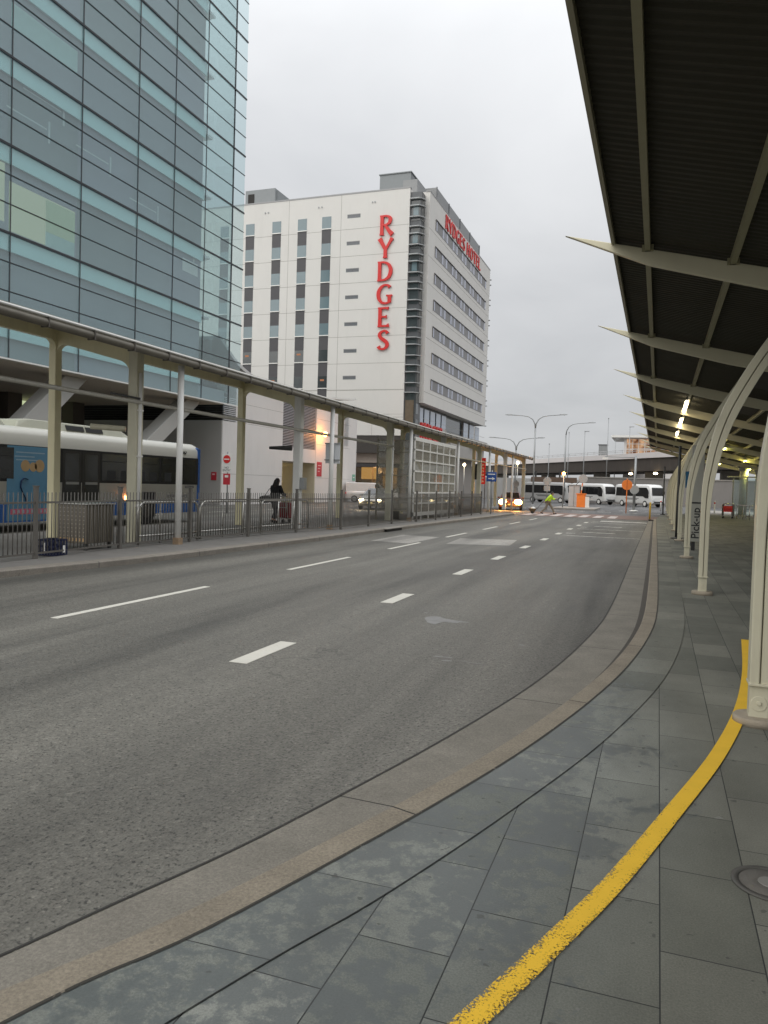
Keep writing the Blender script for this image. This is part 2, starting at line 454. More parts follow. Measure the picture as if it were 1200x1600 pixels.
# ------------------------------------------------------------------ camera, world, sun
F, YAW, PIT, ROL = 1194.15, -.343985703, -.0357125447, .0311356055
fw = Vector((sin(YAW) * cos(PIT), cos(YAW) * cos(PIT), sin(PIT)))
rt = Vector((cos(YAW), -sin(YAW), 0)); up = rt.cross(fw)
r2 = rt * cos(ROL) + up * sin(ROL); u2 = -rt * sin(ROL) + up * cos(ROL)
cam = bpy.data.cameras.new('camera'); co = bpy.data.objects.new('camera', cam); COL.objects.link(co)
cam.sensor_fit = 'VERTICAL'; cam.sensor_height = 36; cam.lens = 36 * F / 1600
cam.clip_start = .05; cam.clip_end = 4000
co.matrix_world = Matrix(((r2.x, u2.x, -fw.x, 0), (r2.y, u2.y, -fw.y, 0), (r2.z, u2.z, -fw.z, 1.6), (0, 0, 0, 1)))
S.camera = co

W = bpy.data.worlds.new('World'); S.world = W; W.use_nodes = True
nt = W.node_tree; bg = nt.nodes['Background']
SUN_EL, SUN_AZ = 38.0, 205.0
sky = nt.nodes.new('ShaderNodeTexSky'); sky.sky_type = 'NISHITA'; sky.sun_disc = False
sky.sun_elevation = radians(SUN_EL); sky.sun_rotation = radians(SUN_AZ)
hs = nt.nodes.new('ShaderNodeHueSaturation'); hs.inputs['Saturation'].default_value = .25
nt.links.new(sky.outputs[0], hs.inputs['Color'])
tcw = nt.nodes.new('ShaderNodeTexCoord').outputs['Generated']
sp = nt.nodes.new('ShaderNodeSeparateXYZ'); nt.links.new(tcw, sp.inputs[0])
zz = mth(nt, 'MAXIMUM', sp.outputs[2], .0)
# flattened cloud-deck coordinates
den = mth(nt, 'ADD', zz, .22)
cbv = nt.nodes.new('ShaderNodeCombineXYZ')
nt.links.new(mth(nt, 'DIVIDE', sp.outputs[0], den), cbv.inputs[0]); nt.links.new(mth(nt, 'DIVIDE', sp.outputs[1], den), cbv.inputs[1])
n1 = noise(nt, cbv.outputs[0], 1.15, 7, .52, .35); n2 = noise(nt, vmap(nt, cbv.outputs[0], (1, .6, 1), (0, 0, .6), (3, 1, 0)), .45, 4, .5)
cl = mth(nt, 'ADD', mth(nt, 'MULTIPLY', n1, .5), mth(nt, 'MULTIPLY', n2, .5))
clc = ramp(nt, cl, [(.36, (5.0, 5.15, 5.4)), (.48, (5.9, 6.02, 6.2)), (.64, (7.1, 7.2, 7.35))])
grad = ramp(nt, zz, [(0, .50), (.12, .57), (.30, .72), (.5, 1.02), (.75, 1.75), (1, 2.3)])
clc = mixc(nt, 1.0, clc, grad, 'MULTIPLY')
nt.links.new(mixc(nt, .9, hs.outputs[0], clc), bg.inputs[0]); bg.inputs[1].default_value = .1
sun = bpy.data.lights.new('sun', 'SUN'); sun.energy = .9; sun.angle = radians(60); sun.color = (1, .96, .9)
so = bpy.data.objects.new('sun', sun); COL.objects.link(so)
d = Vector((sin(radians(SUN_AZ)) * cos(radians(SUN_EL)), cos(radians(SUN_AZ)) * cos(radians(SUN_EL)), sin(radians(SUN_EL))))
so.rotation_euler = d.to_track_quat('Z', 'Y').to_euler()
S.view_settings.view_transform = 'Standard'; S.view_settings.look = 'None'; S.view_settings.exposure = .60; S.view_settings.gamma = 1
S.render.engine = 'CYCLES'
S.cycles.max_bounces = 8; S.cycles.transparent_max_bounces = 16; S.cycles.use_denoising = True
S.cycles.sample_clamp_indirect = 4

def lamp(name, typ, loc, energy, col, size=.2, rot=None, size_y=None, parent=None):
    l = bpy.data.lights.new(name, typ); l.energy = energy; l.color = col
    if typ == 'AREA':
        l.shape = 'RECTANGLE'; l.size = size; l.size_y = size_y or size
    else: l.shadow_soft_size = size
    o = bpy.data.objects.new(name, l); COL.objects.link(o); o.location = loc
    if rot: o.rotation_euler = rot
    return o

# ================================================================== SETTING: ground, road, kerbs, paving
ZR = -.12
mb = MB(); mb.box(-1500, 1500, -300, 2500, -.6, ZR - .008)
tag(mb.build('ground', ASPH2), kind='structure')

OUT = [(-4.6, -2.6), (-3.4, -1.1), (-2.7, -.1), (-2.13, .9), (-1.70, 1.76), (-1.47, 2.25), (-1.205, 3.01), (-.955, 3.79), (-.685, 4.77), (-.40, 6.1), (-.18, 7.5),
       (-.02, 9.2), (.045, 10.9), (.055, 14), (.045, 18.5), (.02, 26), (-.04, 39), (-.06, 50)]
GUT = [(-5.0, -2.6), (-3.95, -1.1), (-3.2, 0), (-2.62, .95), (-2.19, 1.9), (-1.98, 2.50), (-1.77, 3.11), (-1.55, 3.94), (-1.28, 5.08), (-.99, 6.6), (-.79, 8.2),
       (-.64, 10.2), (-.595, 12), (-.58, 15), (-.58, 19.5), (-.57, 26), (-.54, 39), (-.53, 50)]
def resamp(P, n=260):
    P = spline(P, .1); L = [0]
    for i in range(1, len(P)): L.append(L[-1] + (P[i] - P[i - 1]).length)
    out = []; j = 0
    for k in range(n):
        t = L[-1] * (k / (n - 1)) ** 1.5
        while j < len(L) - 2 and L[j + 1] < t: j += 1
        u = (t - L[j]) / max(1e-6, L[j + 1] - L[j]); out.append(P[j].lerp(P[j + 1], min(1, u)))
    return out
out_ = resamp(OUT); inn_ = offset(out_, -.16); inn2_ = offset(out_, -.145); gut_ = resamp(GUT)
def lift(P, z): return [(p.x, p.y, z) for p in P]
# left kerb
LK = [(-11.2, -3), (-10.9, 2), (-10.5, 6), (-10.08, 9.62), (-9.76, 11.9), (-9.56, 14.8), (-9.40, 19.7), (-9.34, 26.2), (-9.2, 34.6), (-8.95, 42.9), (-8.85, 49.0)]
lk = resamp(LK, 200)
def toY(P, ys, off=0):
    r = []
    for y in ys:
        for a, b in zip(P, P[1:]):
            if a.y <= y <= b.y:
                r.append(a.x + (b.x - a.x) * (y - a.y) / max(1e-6, b.y - a.y)); break
        else: r.append(P[0].x if y < P[0].y else P[-1].x)
    return r
ys = [-2.5 + i * .5 for i in range(106)]
xl = toY(lk, ys); xr = toY(gut_, ys)
ribbon('road', [[(x - .1, y, ZR) for x, y in zip(xl, ys)], [(x + .03, y, ZR) for x, y in zip(xr, ys)]], ASPH)
ribbon('asphalt_edge', [lift(offset(gut_, -.018), ZR + .003), lift(offset(gut_, .004), ZR + .0075)], m_paint('edge_dirt', (.03, .028, .024), .56, 30))
ribbon('gutter', [lift(gut_, ZR + .004), [(p.x, p.y, ZR + .018) for p in offset(out_, -.15)]], GUTT)
CHAN = m_paint('gutter_dirt_shade', (.058, .050, .040), .60, 9)  # channel dirt and the kerb's shade line painted as one dark strip
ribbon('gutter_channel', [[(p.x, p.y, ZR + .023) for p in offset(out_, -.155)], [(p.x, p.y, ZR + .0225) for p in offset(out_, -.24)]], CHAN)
ribbon('kerb', [lift(inn_, ZR), lift(inn_, -.02), lift(inn2_, .003), lift(out_, .003), lift(out_, -.06)], KERB)
# paving: from kerb to the far right
px_ = [p for p in out_]
ribbon('footpath', [lift(out_, 0), [(14, p.y, 0) for p in out_]], PAVE)
mb = MB(); mb.poly([(-.06, 50, -.001), (14, 50, -.001), (14, 66, -.001), (1.2, 66, -.001), (.1, 58, -.001)]); tag(mb.build('forecourt_path', PAVE), kind='structure')
mb = MB(); mb.box(3.2, 16, 66, 84, -.3, -.004); tag(mb.build('forecourt_pavement', CONC), kind='structure')
# curved border course with its dark joints
BI = [(-1.70, .6), (-1.33, 1.75), (-1.13, 2.3), (-.94, 2.77), (-.615, 3.78), (-.26, 5.07), (.06, 6.65), (.24, 8.1), (.34, 9.5), (.39, 10.9), (.41, 13), (.42, 18), (.41, 26), (.36, 39), (.34, 50)]
OUTB = [(-2.05, .6)] + [p for p in OUT if p[1] > 1.0]
bo, bi = resamp(OUTB, 200), resamp(BI, 200)
ribbon('border_paving', [lift(bo, .004), lift(bi, .004)], PAVB)
ribbon('border_joint', [lift(offset(bi, -.0009), .0055), lift(offset(bi, .0011), .0055)], m_paint('fine_joint', (.035, .034, .030), .60, 12))
ribbon('border_joint', [lift(offset(bo, -.006), .0065), lift(offset(bo, .009), .0065)], m_paint('joint_dirt', (.03, .027, .02), .58, 16))
# yellow line
YL = [(-1.30, .4), (-.86, 1.3), (-.52, 2.18), (-.33, 2.70), (-.155, 3.21), (.06, 3.96), (.36, 5.07), (.60, 6.25), (.78, 7.61), (.93, 9.3)]
yl = resamp(YL, 120)
ribbon('yellow_line', [lift(yl, .009), lift(offset(yl, .045), .009), lift(offset(yl, .090), .009)], YPAINT)

# left platform, kerb, bus lane
pl = [Vector((x, y)) for x, y in zip(toY(lk, ys), ys)]
ribbon('platform_kerb', [lift(pl, ZR), lift(pl, -.02), lift(offset(pl, -.025), 0), lift(offset(pl, -.30), 0.0)], m_kerb('platform_kerb_concrete', (.25, .225, .19), 3.0, .8))
ribbon('platform_pavement', [[(p.x, p.y, -.002) for p in offset(pl, -.30)], [(-16.1, p.y, -.002) for p in pl], [(-16.1, p.y, ZR) for p in pl]], PLAT)
mb = MB(); mb.poly([(-8.85, 49.9, ZR), (-8.85, 49.9, -.003), (-16.1, 49.9, -.003), (-16.1, 49.9, ZR)]); tag(mb.build('platform_edge', PLAT), kind='structure')
mb = MB(); mb.box(-27.6, -16.1, -4, 70, -.3, ZR); tag(mb.build('bus_lane', ASPH), kind='structure')
mb = MB()
for i in range(9): mb.box(-22.2, -22.08, 2 + i * 6.5, 4.6 + i * 6.5, ZR, ZR + .005)
tag(mb.build('bus_lane_marking', WPAINT), kind='structure')

# lane markings
mb = MB()
for y0 in (1.9, 6.28, 10.46, 14.58, 18.2, 22.25, 26.3, 30.3, 34.4, 38.5, 42.5):
    mb.box(-3.76, -3.57, y0, y0 + 1.05, ZR, ZR + .004)
tag(mb.build('lane_dash_marking', WPAINT), kind='structure')
mb = MB()
for y0, l in ((1.2, 3.3), (7.24, 3.3), (13.42, 3.1), (19.33, 2.8), (25.2, 2.9), (31.0, 2.9), (37, 2.8), (43, 2.8)):
    mb.box(-6.80, -6.69, y0, y0 + l, ZR, ZR + .004)
tag(mb.build('lane_line_marking', WPAINT), kind='structure')
mb = MB()
for y in (29.8, 35.6, 42.9):
    mb.box(-3.4, -.56, y - .07, y + .07, ZR, ZR + .004)
    mb.box(-3.45, -3.1, y + 1.6, y + 1.8, ZR, ZR + .004)
mb.box(-2.9, -1.6, 32.6, 32.8, ZR, ZR + .004); mb.box(-2.9, -1.6, 38.6, 38.85, ZR, ZR + .004)
mb.box(-3.1, -.55, 45.2, 46.6, ZR, ZR + .0042)
tag(mb.build('parking_bay_marking', WPAINT2), kind='structure')
mb = MB()
mb.poly([(-5.95, 22.2, ZR + .004), (-4.15, 22.9, ZR + .004), (-4.4, 25.6, ZR + .004), (-6.2, 25.0, ZR + .004)])
mb.poly([(-8.2, 21.8, ZR + .003), (-6.9, 21.5, ZR + .003), (-6.9, 24.9, ZR + .003), (-8.3, 25.2, ZR + .003)])
tag(mb.build('road_patch', PATCH), kind='structure')
mb = MB()
mb.poly([(-2.62 + .15 * cos(a) * (1 + .35 * sin(3 * a)), 9.42 + .30 * sin(a) * (1 + .3 * cos(2 * a + 1)), ZR + .0032) for a in [2 * pi * k / 26 for k in range(26)]])
mb.poly([(-2.48 + .24 * cos(a) * (1 + .3 * sin(4 * a)), 9.45 + .10 * sin(a), ZR + .0025) for a in [2 * pi * k / 20 for k in range(20)]])
for (x, y, l, w) in ((-1.98, 7.42, .10, .025), (-1.90, 7.28, .05, .03), (-1.62, 7.30, .08, .012), (-1.75, 7.33, .06, .008), (-2.9, 9.9, .03, .03), (-1.35, 8.4, .03, .03)):
    mb.poly([(x - l, y - w, ZR + .003), (x + l, y - w * .6, ZR + .003), (x + l * .9, y + w, ZR + .003), (x - l * .8, y + w * .7, ZR + .003)])
tag(mb.build('road_stain', mat('pale_stain', (.215, .212, .205), .7, var=.3, scale=9)), kind='structure')
# raised crossing
mb = MB(); mb.poly([(-8.85, 50.4, ZR + .004), (-.55, 50.4, ZR + .004), (-.06, 51.2, ZR + .004), (.1, 58.5, ZR + .004), (-9.0, 59, ZR + .004)])
tag(mb.build('crossing_paving', BRICKR), kind='structure')
mb = MB()
for i in range(9):
    x = -8.6 + i * .92
    if x < -2.6: mb.box(x, x + .5, 51.2, 55.6, ZR + .004, ZR + .009)
tag(mb.build('zebra_marking', m_paint('zebra_paint', (.52, .46, .43), .62)), kind='structure')
mb = MB()
for i in range(7): mb.box(-9 + i * 2.1, -7.9 + i * 2.1, 66.2, 66.9, ZR - .008, ZR - .003)
for i in range(6): mb.box(-8 + i * 2.3, -7.0 + i * 2.3, 73.5, 74.1, ZR - .008, ZR - .003)
tag(mb.build('junction_marking', WPAINT2), kind='structure')
mb = MB(); mb.box(-9.2, -5.3, 70.5, 78, ZR - .01, .02); tag(mb.build('traffic_island_paving', CONC, bevel=.03), kind='structure')

# drain and cover
t = thing('drain_inlet', 'dark slot drain opening cut into the far kerb near the glass shelter', 'drain', (-9.3, 26.9, ZR))
mb = MB(); mb.box(-9.44, -9.24, 26.2, 27.9, ZR + .005, -.025); mb.build('opening', DARK, t)
mb = MB(); mb.box(-9.46, -9.2, 26.1, 28.0, -.025, .012); mb.build('lintel', CONC, t, bevel=.01)
t = thing('drain_grate', 'dark square drain grate at the far end of the near gutter', 'drain', (-.3, 49.6, ZR))
mb = MB()
mb.box(-.52, -.08, 49.35, 49.4, ZR, ZR + .06); mb.box(-.52, -.08, 49.85, 49.9, ZR, ZR + .06)
for i in range(6): mb.box(-.52 + i * .08, -.48 + i * .08, 49.4, 49.85, ZR, ZR + .055)
mb.build('grate', DARK, t)
t = thing('manhole_cover', 'round worn metal cover set in the dark pavers beside the yellow line', 'manhole', (.50, 3.47, 0))
mb = MB(); mb.lathe((.50, 3.47, .001), [(.150, 0), (.150, .006), (.122, .006), (.122, .003)], 40); mb.build('frame', mat('cover_frame', (.10, .095, .085), .7, .3), t)
mb = MB(); mb.lathe((.50, 3.47, .001), [(.118, 0), (.118, .007), (.055, .0085), (.05, .0085)], 40); mb.build('lid', mat('cover_lid', (.13, .12, .105), .75, .2, var=.25, scale=14, bmp=.4, bscale=120), t)
mb = MB(); mb.lathe((.50, 3.47, .001), [(.048, .008), (.046, .011)], 24); mb.build('centre_plate', mat('cover_centre', (.24, .23, .21), .6, .2), t)

# ================================================================== RIGHT: terminal canopy with curved masts
cy = thing('terminal_canopy', 'long dark winged canopy on curved cream masts over the footpath', 'canopy', (.7, 13.4, 0))
SL = -.235
def zr(x): return 5.65 + SL * (x + .86)            # roof underside plane
Y0, Y1 = 5.94, 71.64
RY = [5.94 + 7.3 * i for i in range(-1, 10)]
mb = MB()                                            # corrugated deck
ysn = []; y = -4.0
while y < Y1 + 1.2: ysn.append(y); y += .04
top = []
for k, y in enumerate(ysn):
    dz = .022 * (1 if (k // 2) % 2 == 0 else 0)
    top.append([(-.845, y, zr(-.845) + .12 + dz), (8.6, y, zr(8.6) + .12 + dz)])
V = [[mb.bm.verts.new(p) for p in r] for r in top]
V2 = [[mb.bm.verts.new((p[0], p[1], p[2] + .04)) for p in r] for r in top]
for a in range(len(V) - 1):
    mb._f([V[a][0], V[a + 1][0], V[a + 1][1], V[a][1]]); mb._f([V2[a][0], V2[a][1], V2[a + 1][1], V2[a + 1][0]])
mb.build('roof_sheet', SOFF, cy)
mb = MB()
mb.box(-.90, -.845, -4, Y1 + 1.2, zr(-.86) + .01, zr(-.86) + .25)
mb.build('fascia', mat('fascia_paint', (.30, .28, .19), .5, var=.1), cy)
for x in (-.33, .95, 2.15, 3.4, 4.7, 6.0, 7.3):
    mb = MB(); mb.box(x - .042, x + .042, -4, Y1 + 1, zr(x) - .02, zr(x) + .125); mb.build('purlin', mat('purlin_paint', (.30, .28, .17), .5, var=.1) if x == -.33 else bpy.data.materials['purlin_paint'], cy)
for y in RY:                                         # tapering ribs
    pr = [(-1.66, 5.87), (-.86, zr(-.86) + .03), (8.4, zr(8.4) + .03), (8.4, zr(8.4) - .22), (1.5, zr(1.5) - .30), (-.30, zr(-.3) - .23), (-.82, zr(-.82) - .13)]
    mb = MB(); mb.prism(pr, lambda u, v, t_: (u, t_, v), y - .045, y + .045)
    mb.build('rib', RIBP, cy, bevel=.012)
def mast_curve():
    P = [(.718, .27), (.716, .8), (.716, 1.35), (.735, 1.75), (.78, 2.06), (.832, 2.35), (.912, 2.65), (1.02, 2.95), (1.21, 3.34), (1.44, 3.75), (1.75, 4.22), (2.1, 4.66), (2.35, 4.92)]
    return P
for i, y in enumerate(RY[1:]):
    C = spline(mast_curve(), .12)
    tl = len(C) - 1
    def strip(o0, o1, yh, tap=True):
        A, B = [], []
        for k, p in enumerate(C):
            tn = (C[min(k + 1, tl)] - C[max(k - 1, 0)]).normalized(); nrm = Vector((tn.y, -tn.x))
            s_ = 1 + .85 * max(0, min(1, (p.y - 1.3) / 1.7))
            A.append(p + nrm * o0 * s_); B.append(p + nrm * o1 * s_)
        return A, B
    mb = MB()
    A, B = strip(-.066, -.002, .075)
    mb.loft([[(a.x, y - .075, a.y), (b.x, y - .075, b.y), (b.x, y + .075, b.y), (a.x, y + .075, a.y)] for a, b in zip(A, B)], smooth=False)
    m_ = mb.build('mast', CREAM, cy, bevel=.008)
    mb = MB()
    A, B = strip(.006, .066, .06)
    mb.loft([[(a.x, y - .062, a.y), (b.x, y - .062, b.y), (b.x, y + .062, b.y), (a.x, y + .062, a.y)] for a, b in zip(A, B)], smooth=False)
    mb.build('rear_flange', CREAM, m_, bevel=.006)
    mb = MB()
    A, B = strip(-.003, .007, .05)
    mb.loft([[(a.x, y - .03, a.y), (b.x, y - .03, b.y), (b.x, y + .03, b.y), (a.x, y + .03, a.y)] for a, b in zip(A, B)], smooth=False)
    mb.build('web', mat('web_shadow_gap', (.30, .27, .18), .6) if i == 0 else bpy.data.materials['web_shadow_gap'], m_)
    mb = MB(); mb.cbox((.722, y, .285), (.15, .17, .018)); mb.cbox((.720, y, .16), (.125, .11, .25)); mb.tube([(.720, y - .061, .15), (.720, y - .054, .15)], .054, 24); mb.tube([(.720, y - .074, .155), (.720, y - .06, .155)], .016, 14)
    mb.build('pin_foot', CREAM, m_, bevel=.005)
    mb = MB(); mb.lathe((.720, y, 0), [(.160, 0), (.160, .045), (.150, .055)], 40); mb.build('round_pad', mat('pad_concrete', (.36, .31, .24), .85, var=.3, scale=9, bmp=.4, bscale=70) if i == 0 else bpy.data.materials['pad_concrete'], m_)

for y in RY[3:-1]:
    mb = MB(); z0_ = zr(2.3)
    mb.hexa([(2.3, y + 2.0, zr(2.3) + .05), (3.3, y + 2.0, zr(3.3) + .05), (3.3, y + 5.2, zr(3.3) + .05), (2.3, y + 5.2, zr(2.3) + .05), (2.3, y + 2.0, zr(2.3) + .1), (3.3, y + 2.0, zr(3.3) + .1), (3.3, y + 5.2, zr(3.3) + .1), (2.3, y + 5.2, zr(2.3) + .1)])
    mb.build('dark_roof_panel', DARK, cy)
for y in RY:
    for x in (-.33, .95):
        mb = MB(); mb.box(x - .09, x + .09, y - .10, y - .048, zr(x) - .02, zr(x) + .08); mb.build('cleat', bpy.data.materials['purlin_paint'], cy)
# lit strip fittings under the canopy
LBL = ['lit strip light nearest in the row under the dark canopy', 'middle lit strip light in the row under the dark canopy', 'farthest lit strip light in the row under the dark canopy']
for k, (ya, yb, n) in enumerate(((31.2, 36.4, 3), (38.3, 43.4, 3), (46.5, 51.0, 3))):
    t = thing('strip_light', LBL[k], 'ceiling light', (.87, (ya + yb) / 2, 5.1), group='strip lights under the canopy')
    mb = MB(); mb.box(.83, .91, ya - .1, yb + .1, 5.16, 5.20); mb.build('batten', DKGREY, t)
    for j in range(n):
        a = ya + (yb - ya) * j / n + .4; b_ = ya + (yb - ya) * (j + 1) / n - .4
        mb = MB(); mb.tube([(.87, a, 5.12), (.87, b_, 5.12)], .07, 10); mb.build('tube', E_STRIP, t)
    lamp('strip_glow', 'AREA', (.87, (ya + yb) / 2, 5.03), 26, (1, .8, .45), .3, (0, 0, 0), yb - ya)
TL = [(3.6, 50, 'glowing yellow ceiling light under the canopy nearest the large mast'), (5.4, 57, 'glowing yellow ceiling light above the stacked luggage trolleys'), (6.6, 66, 'glowing yellow ceiling light beside the far terminal columns'), (4.6, 68.5, 'glowing yellow ceiling light at the far end of the canopy')]
for k, (x, y, lb) in enumerate(TL):
    t = thing('ceiling_light', lb, 'ceiling light', (x, y, zr(x) - .3), group='yellow lights at the far end of the canopy')
    mb = MB(); mb.box(x - .09, x + .09, y - .7, y + .7, zr(x) - .20, zr(x) - .12); mb.box(x - .02, x + .02, y - .05, y + .05, zr(x) - .12, zr(x) + .1); mb.build('housing', GREYM, t)
    mb = MB(); mb.tube([(x, y - .6, zr(x) - .23), (x, y + .6, zr(x) - .23)], .04, 8); mb.build('tube', E_YG, t)
    lamp('yellow_glow', 'POINT', (x, y, zr(x) - .34), 38, (1, .86, .22), .15)

# terminal columns, railing, trolleys, bollards at the far right
for k, (x, y, lb) in enumerate(((6.25, 66.2, 'pale round terminal column beside the stacked trolleys'), (7.2, 64.6, 'pale round terminal column behind the steel railing'))):
    t = thing('terminal_column', lb, 'column', (x, y, 0), group='columns of the terminal')
    mb = MB(); mb.cyl((x, y, 0), .30, zr(x) + .1, 28); mb.build('shaft', mat('column_paint', (.55, .55, .50), .6) if k == 0 else bpy.data.materials['column_paint'], t)
    mb = MB(); mb.lathe((x, y, 0), [(.36, 0), (.36, .12), (.30, .15)], 28); mb.build('plinth', GREYM, t)
    mb = MB(); mb.lathe((x, y, zr(x) - .45), [(.30, 0), (.42, .2), (.42, .28)], 28); mb.build('capital', GREYM, t)
t = thing('glass_windbreak', 'steel framed glass windbreak with flat top beside the terminal columns', 'windbreak', (6.0, 60, 0))
mb = MB()
for x in (5.0, 5.9, 6.8): mb.box(x - .04, x + .04, 60.0, 60.08, 0, 2.9)
mb.build('frame', GREYM, t)
mb = MB(); mb.box(4.6, 7.2, 59.7, 60.4, 2.9, 2.98); mb.build('top_plate', GREYM, t)
mb = MB(); mb.box(5.04, 5.86, 60.03, 60.05, .2, 2.85); mb.box(5.94, 6.76, 60.03, 60.05, .2, 2.85); mb.build('pane', GLT, t)
t = thing('steel_railing', 'low steel railing standing between the trolleys and the large mast', 'railing', (6, 56, 0))
mb = MB()
for i in range(6): mb.tube([(5.15 + i * .28, 58 - i * 1.1, 0), (5.15 + i * .28, 58 - i * 1.1, .95)], .03, 8)
mb.build('post', STEEL, t)
mb = MB(); mb.tube([(5.15, 58, .95), (6.55, 52.5, .95)], .03, 8); mb.tube([(5.15, 58, .25), (6.55, 52.5, .25)], .022, 8); mb.build('rail', STEEL, t)
for k in range(5):
    x, y = 4.55 + .05 * k, 58.6 + k * .34
    t = thing('luggage_trolley', ['nested luggage trolley at the front of the row, its red panel facing the footpath', 'second nested luggage trolley in the row with red panels', 'third nested luggage trolley in the row with red panels', 'fourth nested luggage trolley in the row with red panels', 'last nested luggage trolley in the row with red panels'][k], 'trolley', (x, y, 0), group='nested luggage trolleys')
    mb = MB()
    for s in (-.34, .34):
        mb.tube([(x + s, y + .25, .12), (x + s, y - .45, .16), (x + s, y - .55, .95), (x + s * .9, y - .68, 1.0)], .02, 8)
    mb.tube([(x - .31, y - .68, 1.0), (x + .31, y - .68, 1.0)], .025, 8); mb.tube([(x - .34, y - .5, .55), (x + .34, y - .5, .55)], .016, 6)
    for j in range(5): mb.tube([(x - .28 + j * .14, y - .45, .17), (x - .28 + j * .14, y + .25, .14)], .01, 6)
    mb.build('frame', STEEL, t)
    mb = MB(); mb.box(x - .27, x + .27, y - .56, y - .53, .45, .85); mb.build('panel', RED, t, bevel=.02)
    for s in (-.3, .3):
        mb = MB(); mb.tube([(x + s - .02, y - .4, .06), (x + s + .02, y - .4, .06)], .06, 12); mb.build('wheel', BLACK, t)
def bollard(x, y, h, m, band, lb, grp):
    t = thing('bollard', lb, 'bollard', (x, y, ZR), group=grp)
    mb = MB(); mb.lathe((x, y, ZR), [(.055, 0), (.055, h - .03), (.035, h)], 18); mb.build('post', m, t)
    mb = MB(); mb.lathe((x, y, ZR), [(.10, 0), (.10, .02), (.056, .03)], 18); mb.build('base_plate', DKGREY, t)
    if band: mb = MB(); mb.lathe((x, y, ZR + h - .26), [(.0575, 0), (.0575, .14)], 18); mb.build('band', band, t)
bollard(.24, 79.5, 1.1, WHITE, RED, 'white bollard standing right of the front coach, by the wall', 'white bollards')
bollard(4.67, 73, 1.2, WHITE, RED, 'white bollard seen between the curved masts, left of the trolleys', 'white bollards')
bollard(7.0, 72.0, 1.2, WHITE, RED, 'white bollard just in front of the pale terminal columns', 'white bollards')
bollard(-.48, 52.1, 1.12, YEL, None, 'faded yellow bollard at the end of the near kerb', None)

# pick-up totem, blue hanging sign, dark pole
def text(body, size, mt, name, parent, M, ext=.01, bold=0.0, align='CENTER', sx=1.0, label=None):
    cu = bpy.data.curves.new(name, 'FONT'); cu.body = body; cu.size = size; cu.extrude = ext; cu.offset = bold
    cu.align_x = align; cu.align_y = 'CENTER'; cu.resolution_u = 3
    o = bpy.data.objects.new(name + '_tmp', cu); COL.objects.link(o)
    bpy.context.view_layer.update()
    dg = bpy.context.evaluated_depsgraph_get()
    me = bpy.data.meshes.new_from_object(o.evaluated_get(dg)); me.name = name
    bpy.data.objects.remove(o)
    me.materials.clear(); me.materials.append(mt)
    me.transform(M @ Matrix.Diagonal((sx, 1, 1, 1)))
    ob = bpy.data.objects.new(name, me); COL.objects.link(ob)
    if parent is not None:
        ob.parent = parent; me.transform(wmat(parent).inverted())
    return ob
def TM(loc, xdir, ydir=(0, 0, 1)):
    x = Vector(xdir).normalized(); y = Vector(ydir); y = (y - x * x.dot(y)).normalized(); z = x.cross(y)
    return Matrix(((x.x, y.x, z.x, loc[0]), (x.y, y.y, z.y, loc[1]), (x.z, y.z, z.z, loc[2]), (0, 0, 0, 1)))
t = thing('pickup_sign', 'tall grey totem reading Pick-up sideways, standing beside a curved mast', 'sign', (1.0, 23.5, 0))
mb = MB(); mb.box(.86, 1.19, 23.45, 23.58, .25, 3.0); mb.build('panel', mat('totem_grey', (.30, .30, .26), .5, var=.05), t, bevel=.012)
mb = MB(); mb.box(.93, 1.03, 23.47, 23.56, 0, .25); mb.build('foot', BLACK, t)
text('Pick-up', .30, BLACK, 'lettering', t, TM((1.03, 23.447, .78), (0, 0, 1), (-1, 0, 0)), .002, .004)
mb = MB(); mb.box(.90, 1.15, 23.44, 23.45, 1.34, 1.38); mb.build('rule', BLACK, t)
t = thing('blue_sign', 'blue directional sign with white arrow mounted behind the curved masts', 'sign', (1.0, 26.0, 1.8))
mb = MB(); mb.box(.78, 1.27, 26.0, 26.06, 1.80, 2.32); mb.build('board', mat('deep_sign_blue', (.005, .085, .17), .5), t, bevel=.01)
mb = MB(); mb.bar((1.02, 25.993, 1.94), (1.14, 25.993, 1.94), .012, .04); mb.prism([(1.12, 1.87), (1.21, 1.94), (1.12, 2.01)], lambda u, v, q: (u, q, v), 25.987, 25.998); mb.build('arrow', WHITE, t)
mb = MB(); mb.tube([(1.03, 26.1, 0), (1.03, 26.1, 2.3)], .035, 10); mb.build('post', GREYM, t)
t = thing('dark_pole', 'slim dark steel pole on a round base beside the curved masts', 'pole', (.66, 29.2, 0))
mb = MB(); mb.tube([(.66, 29.2, 0), (.66, 29.2, 3.3)], [.055, .045], 12); mb.build('shaft', DKGREY, t)
mb = MB(); mb.lathe((.66, 29.2, 0), [(.2, 0), (.2, .04), (.07, .06)], 20); mb.build('base_plate', DKGREY, t)
t = thing('dark_pole', 'slim dark pole left of the farthest curved masts, near the wall', 'pole', (.35, 60.5, 0))
mb = MB(); mb.tube([(.35, 60.5, 0), (.35, 60.5, 3.6)], .05, 10); mb.build('shaft', DKGREY, t)
mb = MB(); mb.lathe((.35, 60.5, 0), [(.18, 0), (.18, .05), (.06, .07)], 16); mb.build('base_plate', DKGREY, t)

